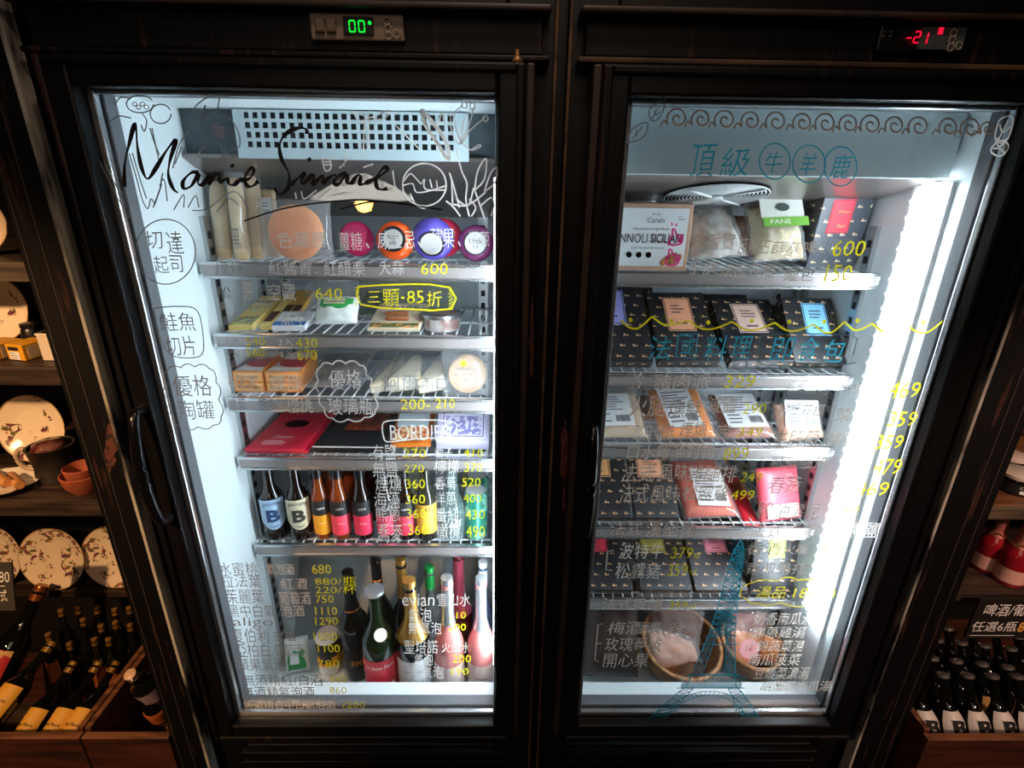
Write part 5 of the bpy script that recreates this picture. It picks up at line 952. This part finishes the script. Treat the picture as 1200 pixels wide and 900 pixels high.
# fourth shelf
R4 = T(3)
dotbox('slate dotted box with a light orange label, left end of fourth freezer shelf', (686, 616), (742, 616), (697, 536), (742, 536), R4, .33, '#f0b070', (.0, .62), (.58, .93), .02)
dotbox('slate dotted box with a peach label, second on the fourth freezer shelf', (743, 616), (796, 616), (744, 536), (790, 536), R4, .33, '#f0ae86', (.18, .80), (.58, .93), .02)
meat('red raw meat pack with a tilted white label on the fourth freezer shelf', (803, 615), (867, 614), (790, 545), (852, 541), R4, .37, '#c23a30', '#d8663a', (.26, .82), (.12, .72), .03, seed=66, rot=.08)
M, w_, h = lean((898, 616), (966, 609), (886, 551), (942, 546), R4, .36); t = thing('red_pouch', 'shiny red and white pouch leaning at right of the fourth freezer shelf', 'package', M @ TR(0, .012, .002))
MB().pillow(w_, h, .022, .001, seed=71, e=6).build('pouch', pm('pink red pouch', '#ea5a6a', .3), t, smooth=True)
o = label_on(t, -w_ * .36, w_ * .38, h * .07, h * .32, pm('pale pouch base', '#f2d9d2', .4), y=-.0125, name='pale_panel')
m = MB()
for q in (ell(0, 0, 1, 1, 6), ell(.9, -1.5, 1, 1, 6)): m.tube([(w_ * .22 + x * w_ * .11, -.0122, h * .78 + z * w_ * .11) for x, z in q], .0006, 5, True)
m.build('hexagon_print', ink_white, t)
M, w_, h = lean((876, 616), (897, 616), (866, 552), (884, 551), R4, .36); t = thing('red_pouch', 'narrow dark red pouch edge left of the shiny red pouch', 'package', M @ TR(0, .02, .0)); MB().pillow(w_, h, .02, .001, seed=73, e=5).build('pouch', pm('deep red pouch', '#b8202e', .3), t, smooth=True); label_on(t, -w_ * .3, w_ * .3, h * .6, h * .8, pm('dark red panel', '#6a1018', .4), y=-.011)
meat('red frozen meat pack behind the deep red pouch', (852, 592), (884, 592), (850, 542), (880, 540), R4, .46, '#a83a34', '#d9a090', (.2, .7), (.6, .9), .02, seed=75)
# fifth shelf
R5 = T(4)
for lab, bl, br, tl, tr, lc, lu in (
    ('black dotted box with a crimson label at the left end of the fifth freezer shelf', (686, 700), (742, 700), (694, 628), (742, 628), '#d8304a', (.0, .56)),
    ('black dotted box with an olive label, second on the fifth freezer shelf', (748, 700), (812, 700), (748, 628), (800, 628), '#9a8f3a', (.14, .62)),
    ('black dotted box with a rose pink label, third on the fifth freezer shelf', (813, 700), (876, 700), (806, 628), (862, 628), '#d98aa0', (.36, .80)),
    ('black dotted box with a yellow green label, right end of fifth freezer shelf', (882, 700), (955, 700), (870, 628), (940, 628), '#c9d060', (.33, .70))):
    dotbox(lab, bl, br, tl, tr, R5, .33, lc, lu, (.60, .90), .02)
# floor of the freezer
t, w_, h = bagpack('brown_bag', 'dark brown paper bag at left on the freezer floor', 'bag', (682, 812), (748, 816), (690, 700), (752, 700), FZ, .24, .08, pm('dark brown paper', '#35251e', .5, c2='#2a1c17', scale=12), nz=.004, seed=81, e=4)
def basket(label, px, py, Y, rw, hh, tilt):
    c = at(px, py, Y); M = TR(c.x, Y, FZ + rw * .55 * math.sin(tilt) + .001) @ RX(tilt); t = thing('basket', label, 'basket', M, 'wooden bowls on the freezer floor')
    MB().lathe([(0, .0), (rw * .55, .0), (rw * .82, hh * .28), (rw * .97, hh * .7), (rw, hh), (rw * .95, hh), (rw * .90, hh * .7), (rw * .75, hh * .32), (rw * .5, .008), (0, .008)], 40).build('bowl', pm('wicker wood', '#9a6a3c', .5, c2='#7a4e2a', scale=30, stretch=(1, 1, 5), bump=.4), t, smooth='auto')
    MB().tube([(rw * .975 * math.cos(i * PI / 24), rw * .975 * math.sin(i * PI / 24), hh) for i in range(48)], .005, 8, True).build('rim', pm('pale basket rim', '#b98a58', .5, c2='#8a5c34', scale=60), t, smooth=True)
    return t, M
t, M = basket('round wicker bowl with clear bags, left on the freezer floor behind the tower drawing', 793, 760, .212, .096, .100, .22)
def in_basket(M, name, label, cat, dx, dy, dz, w_, h, th, mat, rx, rz, seed, wrap=None, group='packs in the wicker bowls'):
    t = thing(name, label, cat, M @ TR(dx, dy, dz) @ RZ(rz) @ RX(rx), group); MB().pillow(w_, h, th, .004, seed=seed).build('contents', mat, t, smooth=True)
    if wrap: MB().pillow(w_ * 1.2, h * 1.15, th * 1.3, .006, seed=seed + 1).build('clear_bag', wrap, t, smooth=True)
    return t
in_basket(M, 'pastry_bag', 'clear bag with pinkish brown pastry lying in the left wicker bowl', 'package', -.01, -.035, .055, .11, .09, .03, pm('pinkish pastry', '#a8745c', .5, c2='#c29a84', scale=20), -1.0, .2, 91, bag_m)
in_basket(M, 'pastry_bag', 'clear crumpled bag sticking up at the back of the left wicker bowl', 'package', -.01, .01, .055, .10, .10, .025, pm('dark brown pastry', '#5c4032', .5, c2='#7a5a48', scale=20), -.4, -.2, 93, bag_m)
M_l, w_, h = lean((742, 770), (750, 768), (738, 714), (748, 714), FZ + .02, .30); t = thing('lime_tag', 'lime yellow card strip standing left of the wicker bowl', 'card', M_l); MB().box(-w_ / 2, w_ / 2, 0, .0015, 0, h).build('card', pm('lime card', '#cfd88a', .5), t)
t, M = basket('round wicker bowl with orange packs, right on the freezer floor', 873, 762, .216, .073, .100, .22)
in_basket(M, 'orange_pack', 'bright orange pack in the right wicker bowl', 'package', .0, -.03, .045, .09, .09, .025, pm('orange pack', '#ee8a3c', .35, c2='#e2a070', scale=14), -.7, .1, 95, bag_m)
in_basket(M, 'meat_pack', 'pinkish meat pack standing at the back of the right wicker bowl', 'package', .0, .012, .055, .085, .10, .025, pm('pink meat', '#b8605c', .4, c2='#e2b0a6', scale=26), -.35, 0, 96, bag_m)
in_basket(M, 'orange_pack', 'small orange pack tucked at right in the wicker bowl', 'package', .032, -.035, .072, .04, .06, .015, pm('orange pack', '#ee8a3c', .35, c2='#e2a070', scale=14), -.6, -.4, 97)
c = at(863, 742, .20); t = thing('round_tag', 'round pale pink tag leaning between the two wicker bowls', 'tag', TR(c.x, .135, c.z + .02) @ RX(-.3)); MB().lathe([(0, .0), (.023, 0), (.0235, .001), (.023, .002), (0, .002)], 32, M=RX(PI / 2)).build('card', pm('pale pink card', '#e6a8ae', .5), t); m = MB(); m.lathe([(0, 0), (.0035, 0)], 8, M=TR(.003, -.0024, 0) @ RX(PI / 2)); m.build('dot_print', pm('red print', '#c4404a', .5), t)

# ------------------------------------------------------------------ shelving on the left
YF = .02
def prop(px, py, Y): return at(px, py, Y)
ls = thing('shelving_unit', 'dark old wooden shelving left of the fridges with china and wine', 'shelving', (-.6, .2, 0))
LX0, LX1 = -1.25, -.147
def LB(x0, x1, y0, y1, z0, z1): return MB().box(x0 + .6, x1 + .6, y0 - .2, y1 - .2, z0, z1)
zL = [at(15, 306, YF).z, at(40, 430, YF).z, at(50, 586, YF).z]
for i, z in enumerate(zL):
    b = LB(LX0, LX1, YF, .42, z - .03, z); o = b.build('shelf_board', shelf_wood, ls, bevel=.002); LB(LX0, LX1, YF - .006, YF, z - .030, z - .001).build('board_edge', shelf_edge if i == 0 else shelf_wood, o, bevel=.001)
po = LB(-.147, -.0785, -.002, .45, .0, 2.1).build('post', black_worn, ls, bevel=.003); LB(-.084, -.078, -.0045, .020, .05, 2.05).build('worn_edge', worn_edge, po, bevel=.001)
for xx in (-.138, -.112): LB(xx, xx + .0015, -.0032, -.0018, .05, 2.05).build('groove_glint', pm('groove highlight', '#3a332e', .6), ls)  # raised paler strips paint the highlight along each groove of the post
LB(LX0, LX1, .42, .44, .1, 2.1).build('back_board', pm('black back board', '#0d0b0b', .6), ls); LB(LX0 - .05, LX0, -.02, .44, 0, 2.1).build('side_board', black_wood, ls)
zD = at(80, 690, .31).z                                             # step behind the bottles that carries the lowest plates
LB(LX0, LX1, .302, .42, zD - .02, zD).build('display_step', shelf_wood, ls, bevel=.002); LB(LX0, LX1, .0, .42, .10, .13).build('base_board', shelf_wood, ls)
FL1, FL2 = floral('plum sprig glaze', '#ead9bd', .56), floral('grape sprig glaze', '#e0cdb2', .5); plain = pm('cream glaze', '#e6d2b4', .2)
def plate(label, px, py, rpx, Y, mat, tilt=.25, zs=None, grp='decorated plates'):
    c = at(px, py, Y); r = (at(px + rpx, py, Y) - c).length
    z = (zs + r * math.cos(tilt)) if zs is not None else c.z
    t = thing('plate', label, 'plate', TR(c.x, Y, z + .001) @ RX(-tilt), grp); n = 48
    MB().lathe([(0, .004), (r * .55, .004), (r * .62, .006), (r * .96, .015), (r, .017), (r, .0155), (r * .64, .002), (r * .55, 0), (0, 0)], n, M=RX(PI / 2)).build('dish', mat, t, smooth='auto')
    MB().tube([(r * .995 * math.cos(i * 2 * PI / n), -.0163, r * .995 * math.sin(i * 2 * PI / n)) for i in range(n)], .0011, 6, True).build('rim_line', pm('gilt rim', '#b08a5c', .4), t, smooth=True); return t
plate('white plate half cut by the photo edge on the uppermost shelf', -8, 276, 30, .10, plain, zs=zL[0])
plate('cream plate with grey sprigs, behind the yellow boxes', 9, 376, 37, .17, FL1, zs=zL[1])
plate('cream plate with plum sprigs leaning above the pewter mug', 53, 527, 39, .18, FL1, zs=zL[2]); plate('plum sprig plate cut by the left edge, beside the plate above the mug', -24, 522, 36, .19, FL1, zs=zL[2])
plate('grape sprig plate in the middle of the lowest plate row', 65, 649, 38, .335, FL2, zs=zD); plate('grape sprig plate behind the black chalk card, left of its row', -6, 650, 38, .345, FL2, zs=zD); plate('grape sprig plate half hidden by the black post, right of its row', 140, 653, 38, .345, FL2, zs=zD)
wear_m = pm('brown bare wood patch', '#5a2f24', .65, c2='#1a1110', scale=120, lo=.5, hi=.6, detail=8)
def wear(parent, px, py, rx, ry, Y, n=26, seed=1):
    r_ = random.Random(seed); P = [at(px + rx * math.cos(i * 2 * PI / n) * r_.uniform(.55, 1.15), py + ry * math.sin(i * 2 * PI / n) * r_.uniform(.6, 1.1), Y) for i in range(n)]
    mb = MB(); o = parent.matrix_world.translation if parent.parent is None else parent.parent.location; mb.add([(p.x - o.x, Y - o.y, p.z - o.z) for p in P], [tuple(range(n))]); return mb.build('worn_patch', wear_m, parent)
wear(po, 129, 527, 8, 30, -.0024, seed=2)
for k_, (rt_, px_, py_, rx_, ry_) in enumerate(((fr_root, 661, 530, 6, 46), (fl_root, 623, 400, 3, 60), (fr_root, 663, 585, 4, 30))): wear(next(c for c in rt_.children if c.name.startswith('cabinet')), px_, py_, rx_, ry_, .0306, seed=20 + k_)
# yellow boxes, white box
def tea(label, px0, px1, pyt, Y, d):
    M, w_, h = upright(px0, px1, pyt, 431, Y, zL[1] + .001); t = thing('tea_box', label, 'box', M @ RZ(-.25), 'yellow boxes')
    MB().box(-w_ / 2, w_ / 2, 0, d, 0, h).build('box', pm('amber yellow box', '#e0a022', .45), t, bevel=.001); label_on(t, -w_ * .34, w_ * .25, h * .05, h * .55, paper, lines=3); label_on(t, -w_ * .34, w_ * .25, h * .62, h * .85, ink_dark)
    MB().box(w_ / 2, w_ / 2 + .0006, d * .15, d * .85, h * .1, h * .85).build('side_label', pm('pale side label', '#d9c39c', .5), t)
tea('yellow box with a white label in front of the cream plate', 6, 32, 404, .05, .045); tea('yellow box cut by the left edge of the picture', -30, 2, 404, .055, .045)
M, w_, h = upright(48, 68, 391, 436, .05, zL[1] + .001); t = thing('salt_box', 'slim white box against the black post', 'box', M); MB().box(-w_ / 2, w_ / 2, 0, .03, 0, h).build('box', pm('white carton', '#d8cbb8', .5), t, bevel=.001); MB().box(-w_ * .54, w_ * .54, -.001, .031, h * .92, h).build('lid', pm('white carton lid', '#e2d6c4', .5), t, bevel=.001)
t = thing('black_pot', 'small black pot between the plate and the yellow box', 'pot', TR(at(22, 402, .085).x, .118, zL[1] + .001)); MB().lathe([(0, 0), (.014, 0), (.017, .02), (.016, .036), (.013, .04), (0, .04)], 20).build('body', black_foil, t, smooth='auto'); MB().lathe([(0, .04), (.0155, .04), (.0155, .046), (0, .047)], 20).build('lid', black_foil, t, smooth='auto')
# pewter mug, bowls, dish of wafers
c = at(68, 560, .095); t = thing('pewter_mug', 'dark pewter mug with a handle on the shelf below the yellow boxes', 'mug', TR(c.x, .10, zL[2] + .001)); r = .037
pw = pm('dark pewter', '#2c2624', .35, metal=.6, c2='#4a423c', scale=14); MB().lathe([(0, 0), (r * .9, 0), (r * .95, .004), (r * .88, .03), (r, .066), (r * 1.04, .068), (r * .92, .068), (r * .8, .01), (0, .01)], 32).build('body', pw, t, smooth='auto')
MB().tube(spline([(-r * .9, -.004, .055), (-r * 1.35, -.008, .062), (-r * 1.62, -.01, .045), (-r * 1.4, -.008, .024), (-r * .86, -.004, .018)], 6), .0045, 10).build('handle', pm('pale mug handle', '#b59f86', .4), t, smooth=True)
for i in range(9):
    a = i * .7; MB().lathe([(0, -.008), (.006, -.005), (.008, 0), (.006, .005), (0, .008)], 10, M=TR(.020 * math.cos(a), .016 * math.sin(a), .068 + .006 * (i % 2))).build('sweet', pm('dark glossy sweets', '#4a1c20', .15), t, smooth=True) if False else None
t2 = tag(MB().lathe([(0, -.012), (.020, -.010), (.029, .0), (.023, .010), (0, .014)], 20, M=TR(0, 0, 0)).build('wrapped_sweets', pm('dark plum wrapped sweets', '#4a2024', .15, c2='#7a5048', scale=60, bump=1), None, smooth=True), 'shiny dark wrapped sweets heaped in the pewter mug', 'sweets'); t2.location = (c.x, .098, zL[2] + .066); t2['kind'] = 'stuff'
terra = pm('terracotta', '#a8563a', .6, c2='#8a4630', scale=16)
c = at(103, 575, .06)
for i, (rr, zz, l) in enumerate(((.036, .001, 'outer terracotta bowl beside the black post'), (.0285, .014, 'smaller terracotta bowl nested in the outer one'))):
    t = thing('terracotta_bowl', l, 'bowl', TR(c.x + .006, .055, zL[2] + zz), 'nested terracotta bowls'); MB().lathe([(0, 0), (rr * .6, 0), (rr * .9, .016), (rr, .036), (rr * .94, .037), (rr * .84, .018), (rr * .55, .006), (0, .006)], 32).build('bowl', terra, t, smooth='auto')
c = at(2, 573, .05); t = thing('scalloped_dish', 'white scalloped dish holding wafer rolls on the mug shelf', 'dish', TR(c.x, .06, zL[2] + .001)); m = MB(); n = 48; pr = [(0, .004), (.03, .003), (.052, .012), (.056, .014), (.052, .010), (.03, 0), (0, 0)]
m.lathe(pr, n); m.v = [(x * (1 + .05 * math.cos(8 * math.atan2(y, x))), y * (1 + .05 * math.cos(8 * math.atan2(y, x))), z) for x, y, z in m.v]; m.build('dish', pm('white china', '#e6dccb', .25), t, smooth='auto')
for i, (dx, a, l) in enumerate(((.022, .9, 'wafer roll at the right of the scalloped dish'), (-.002, 1.0, 'wafer roll in the middle of the scalloped dish'), (-.024, .85, 'wafer roll at the left of the scalloped dish'))):
    t = thing('wafer_roll', l, 'biscuit', TR(c.x + dx, .058, zL[2] + .017 + .003 * i) @ RZ(a) @ RX(PI / 2 - .1), 'wafer rolls'); MB().lathe([(0, -.036), (.0075, -.036), (.0085, -.034), (.0085, .034), (.0075, .036), (0, .036)], 14).build('wafer', pm('tan wafer', '#c98f52', .6, c2='#b0743c', scale=60, stretch=(1, 1, .2)), t, smooth='auto')
# chalk card, crates, wine
M, w_, h = lean((-22, 716), (18, 716), (-14, 662), (27, 660), at(2, 716, .10).z, .13); t = thing('chalk_card', 'black chalk card with white writing, in front of the lowest left plate', 'sign', M); MB().box(-w_ / 2, w_ / 2, 0, .004, 0, h).build('card', pm('slate card', '#3a3430', .6), t, bevel=.0005); m = MB(); text_mb(m, '180', w_ * .0, w_ * .42, h * .6, h * .82, -.0006, wob=.05); text_mb(m, '法式', -w_ * .1, w_ * .3, h * .2, h * .45, -.0006, wob=.05); lines_mb(m, w_ * .0, w_ * .44, h * .5, h * .54, 1, -.0006); m.build('handwriting', ink_white, t)
def crate(label, x0, x1, yf, ybk, z0, z1, side_r=True):
    t = thing('wooden_crate', label, 'crate', ((x0 + x1) / 2, yf, z0), 'wine crates'); ox, oy = (x0 + x1) / 2, yf
    def BX(a, b, c_, d, e, f, nm, mt): MB().box(a - ox, b - ox, c_ - oy, d - oy, e - z0, f - z0).build(nm, mt, t, bevel=.0015)
    BX(x0, x1, yf, yf + .014, z0, z1, 'front_board', crate_wood); BX(x0, x0 + .012, yf + .014, ybk, z0, z1 + .012, 'side_board', crate_wood); BX(x1 - .012, x1, yf + .014, ybk, z0, z1 + .012, 'side_board', crate_wood); BX(x0, x1, ybk, ybk + .012, z0, z1 - .09, 'back_board', crate_wood); BX(x0 + .012, x1 - .012, yf + .014, ybk, z0, z0 + .01, 'bottom_board', crate_wood)
    BX(x0, x1, yf - .001, yf + .0145, z1, z1 + .003, 'worn_edge', crate_edge); BX(x0 - .0003, x0 + .0123, yf + .014, ybk, z1 + .012, z1 + .0145, 'worn_edge', crate_edge); BX(x1 - .0123, x1 + .0003, yf + .014, ybk, z1 + .012, z1 + .0145, 'worn_edge', crate_edge)
zc = at(60, 866, -.004).z; xs = at(94, 866, -.004).x
crate('left wine crate full of yellow label bottles', -1.0, xs - .002, -.004, .292, zc - .28, zc); crate('right wine crate with two bottles beside the black post', xs + .002, -.150, -.004, .292, zc - .17, zc)
yl = pm('yellow wine label', '#d9a13a', .5)
def lying(label, cap_px, Yc, ln, r, tilt, glass, dx=0.0, group='bottles in the left crate', labm=None, foil=None, txt=None, px_dx=0.0, u=(.10, .50), cap=None):
    # a bottle leaning back: its cap is at depth Yc, its base nearer the door side and lower
    c = at(cap_px[0], cap_px[1], Yc); ax = Vector((dx, math.cos(tilt), math.sin(tilt))); ax.normalize(); b = c - ax * ln
    N = Vector((0, 0, 1)); Xv = ax.cross(N).normalized(); Yv = ax.cross(Xv)     # local -y looks up and out
    M = Matrix(((Xv.x, Yv.x, ax.x, b.x), (Xv.y, Yv.y, ax.y, b.y), (Xv.z, Yv.z, ax.z, b.z), (0, 0, 0, 1)))
    if M.to_3x3().determinant() < 0: M = M @ Matrix.Diagonal((-1, 1, 1, 1))
    up_ = -Yv
    if up_.y > 0: M = M @ RZ(PI)
    t, rad = bottle('wine_bottle', label, 0, 0, 0, ln, r, glass, M=M, group=group, lab=[(labm, u[0], u[1], 1.25)] if labm else None, foil=foil, foil_from=.88 if foil else .7, neck=.38, sh=.55, fr=1.1)
    if txt: curved_text(t, txt, r + .0003, ln * .34, r * .28, r * 1.5, ink_dark, shear=.25)
    return t
YB_ = [((62, 753), .215, 'yellow label bottle lying across at the left of the front row', .30, .24, .028), ((87, 776), .205, 'third yellow label bottle from the left in the front row', .0, .25, .0245), ((116, 776), .205, 'fourth yellow label bottle from the left in the front row', .0, .25, .0245), ((137, 776), .205, 'yellow label bottle next to the dividing crate wall', .0, .25, .0245), ((14, 778), .20, 'yellow label bottle at the left edge of the front row', .12, .24, .028)]
for cp_, Yc, l, dx, ln, r in YB_: lying(l, cp_, Yc, ln * .86, r, .40, dark_bottle, dx=.12 + dx * .3, labm=yl, foil=gold_foil, txt='Saint Pierre')
lying('big dark bottle with a red label and ivory medallion at the left edge', (50, 686), .275, .29, .036, .95, dark_bottle, dx=.30, labm=pm('red picture label', '#a8242c', .5, c2='#c9a060', scale=40, lo=.55, hi=.6), foil=copper_foil, u=(.1, .5))
caps = [(56, 742, .16), (81, 753, .15), (110, 748, .16), (127, 748, .16), (97, 725, .19), (118, 732, .19), (135, 728, .19), (152, 731, .19), (71, 714, .23), (91, 711, .23), (113, 711, .23), (134, 713, .23), (151, 711, .23)]
for i, (x, y, Yc) in enumerate(caps):
    row = ['front', 'middle', 'rear'][0 if Yc < .17 else 1 if Yc < .2 else 2]
    lying('dark bottle with a gold cap standing in the %s row behind the yellow labels' % row, (x, y), {.16: .226, .15: .222, .19: .252, .23: .277}[Yc], .15, .0165, 1.45, dark_bottle, foil=gold_foil, labm=pm('rust label', '#8a4a26', .5) if i in (0, 2, 3) else None, group='gold capped bottles, %s row' % row)
lying('bottle with a lilac white label and pale cap in the right crate', (152, 790), .05, .135, .029, 2.0, dark_bottle, group='bottles in the right crate', labm=pm('lilac label', '#b9a6ae', .5, c2='#8a7480', scale=30, lo=.5, hi=.58), foil=pm('pale capsule', '#c9a48a', .4), u=(.12, .50))
lying('bottle with a salmon orange label in the right crate against the post', (172, 818), .085, .12, .025, 1.95, dark_bottle, dx=.12, group='bottles in the right crate', labm=pm('salmon label', '#d0703c', .5), foil=pm('pale capsule', '#c9a48a', .4), u=(.1, .55))
t = thing('wood_cork', 'round wooden bottle stopper at the back corner of the left crate', 'stopper', TR(*(at(143, 779, .27) + Vector((-.012, -.004, .0)))) @ RX(.5)); MB().lathe([(0, -.012), (.011, -.012), (.012, 0), (.011, .012), (0, .012)], 16).build('stopper', pm('red brown cork', '#7a4a34', .6), t, smooth='auto')

# ------------------------------------------------------------------ shelving on the right
rs = thing('shelving_unit', 'dark old wooden shelving right of the freezer with jars and beer', 'shelving', (1.9, .2, 0))
RX0, RX1 = 1.443, 2.4
def RB(x0, x1, y0, y1, z0, z1): return MB().box(x0 - 1.9, x1 - 1.9, y0 - .2, y1 - .2, z0, z1)
po = RB(1.3475, 1.443, -.002, .45, 0, 2.1).build('post', black_worn, rs, bevel=.003); RB(1.3470, 1.353, -.0045, .020, .05, 2.05).build('worn_edge', worn_edge, po, bevel=.001)
for xx in (1.40, 1.425): RB(xx, xx + .0015, -.0032, -.0018, .05, 2.05).build('groove_glint', pm('groove highlight', '#3a332e', .6), rs)  # groove highlights painted as paler raised strips, as on the left post
zR = at(1185, 592, YF).z; zR2 = at(1195, 538, YF).z + .03
RB(RX0, RX1, .42, .44, .1, 2.1).build('back_board', pm('black back board', '#0d0b0b', .6), rs); RB(RX1, RX1 + .05, -.02, .44, 0, 2.1).build('side_board', black_wood, rs)
for z in (zR, zR + .34): o = RB(RX0, RX1, YF, .42, z - .028, z).build('shelf_board', pm('honey brown board', '#7a5230', .5, c2='#5a3a22', scale=14, stretch=(.3, 3, 3)), rs, bevel=.002); RB(RX0, RX1, YF - .006, YF, z - .028, z - .001).build('board_edge', shelf_edge, o, bevel=.001)
def jar(label, px, py, Y, r, h):
    c = at(px, py, Y); t = thing('jar', label, 'jar', TR(c.x, Y, zR + .001), 'black jars with white lids')
    MB().lathe([(0, 0), (r * .96, 0), (r, .003), (r, h * .8), (r * .95, h * .86), (0, h * .86)], 32).build('glass_body', pm('black jam', '#14100f', .12), t, smooth='auto'); MB().lathe([(r * .98, h * .80), (r * 1.03, h * .82), (r * 1.03, h * .97), (r * .98, h), (0, h)], 32).build('lid', pm('white lid', '#cfc4b6', .35), t, smooth='auto')
    o = MB().lathe([(r + .0006, h * .12), (r + .0006, h * .62)], 24, a0=-PI / 2 - 1.5, a1=-PI / 2 + 1.3).build('label', ink_dark, t, smooth=True); MB().lathe([(r + .0010, h * .14), (r + .0010, h * .32)], 10, a0=-PI / 2 - .6, a1=-PI / 2 + .1).build('label_panel', paper, o, smooth=True); curved_text(o, 'Confiture', r, h * .48, h * .14, r * 1.3, ink_white, shear=.2)
jar('black jar with white lid nearest the right edge on the honey brown shelf', 1190, 570, .075, .033, .038); jar('black jar half hidden behind the front jar', 1170, 572, .15, .030, .036)
t = thing('serving_board', 'small brown wooden board lying behind the two jars', 'board', TR(1.80, .29, zR + .02) @ RX(.9)); MB().box(-.11, .11, -.006, .006, 0, .10).build('board', pm('streaked wood', '#8a6240', .5, c2='#4a3020', scale=20, stretch=(3, 1, .4)), t, bevel=.003)
zS = at(1185, 696, .05).z; RB(RX0, RX1, .05, .42, zS - .02, zS).build('shelf_board', shelf_wood, rs, bevel=.002)
redb = pm('ruby bottle', '#a01c2a', .08, trans=.2, coat=.5)
for px, py, Y, pyt, f, lm, l in ((1155, 660, .13, 606, pm('salmon foil', '#c97a6c', .35, metal=.5), pm('blush back label', '#d9a69a', .5), 'ruby bottle with a salmon foil neck, left in the right hand shelving'), (1188, 660, .09, 621, pm('salmon foil', '#c97a6c', .35, metal=.5), pm('blush back label', '#d9a69a', .5), 'ruby bottle with a salmon foil neck nearest the right edge'), (1205, 670, .10, 640, pink_foil, pm('magenta label', '#d8186a', .4), 'bottle with a magenta label cut by the right edge')):
    x = at(px, py, Y).x; h = at(px, pyt, Y).z - zS; t, rad = bottle('rose_bottle', l, x, Y, zS + .0005, max(h, .16), .027, redb, foil=f, foil_from=.55, sh=.46, lab=[(lm, .06, .26, 1.3)], group='ruby sparkling bottles')
    MB().lathe([(0, 0), (.008, 0)], 16, M=TR(0, -rad(.6) - .0035, max(h, .16) * .56) @ RX(PI / 2 - .2)).build('seal', gold_foil, t)
M, w_, h = upright(1140, 1236, 702, 747, .02, at(1190, 748, .02).z); t = thing('chalk_sign', 'black chalk sign with beer and wine offer, hanging from the right shelf', 'sign', M); MB().box(-w_ / 2, w_ / 2, 0, .005, 0, h).build('board', pm('black slate', '#15110f', .6), t, bevel=.0005)
m = MB(); text_mb(m, '啤酒/葡萄酒', -w_ * .40, w_ * .42, h * .58, h * .88, -.0006, wob=.04); text_mb(m, '任選6瓶', -w_ * .47, w_ * .08, h * .18, h * .44, -.0006, wob=.04); lines_mb(m, -w_ * .46, w_ * .46, h * .06, h * .1, 1, -.0006); m.build('handwriting', ink_white, t); m = MB(); text_mb(m, '89折', w_ * .1, w_ * .44, h * .14, h * .48, -.0006, bold=.03, wob=.03); m.build('handwriting', ink_gold, t)
zc2 = at(1075, 868, -.05).z; xc0 = 1.358
crate('beer crate at the lower right, left board against the black post', xc0 + .09, 2.2, -.05, .36, zc2 - .24, zc2)
bl_ = pm('white beer label', '#cfcac4', .5)
def beer(label, cap, Yc, ln, labm, group, cm=None):
    t = lying(label, cap, Yc, ln, .027, 1.05, dark_bottle, dx=-.05, group=group, labm=labm, u=(.25, .62)); nr = .027 * .38
    MB().lathe([(nr * 1.2, ln * .955), (nr * 1.35, ln * .962), (nr * 1.35, ln * .992), (nr * 1.0, ln * 1.002), (0, ln * 1.003)], 20).build('crown_cap', cm or pm('steel crown cap', '#a8a5a0', .3, metal=.8), t, smooth='auto')
    if labm is bl_: curved_text(t, 'B', .0273, ln * .47, ln * .16, .03, ink_dark, bold=.04)
    return t
pos = [1074, 1104, 1133, 1162, 1191]
for i, x in enumerate(pos): beer(['beer bottle with a white B label next to the black post', 'second B label beer bottle from the black post', 'third B label beer bottle from the post', 'fourth B label beer bottle from the post', 'B label beer bottle nearest the lower right corner'][i], (x, 788 + i * .5), .095, .20, bl_, 'beer bottles with white labels')
for r_, (yy, Yc, xs_, nm) in enumerate(((770, .150, (1092, 1120, 1150, 1180), 'second'), (748, .205, (1098, 1126, 1153, 1184), 'third'), (733, .26, (1110, 1138, 1166, 1192), 'rear'))):
    for x in xs_: beer('dark beer bottle with a steel crown cap in the %s row of the beer crate' % nm, (x, yy + (x - 1100) * .12), Yc, .19, pm('tan neck label', '#b98a50', .5) if (r_ == 0 and x == 1150) else None, 'beer bottles, %s row' % nm)
bpy.data.objects.remove(_fo)
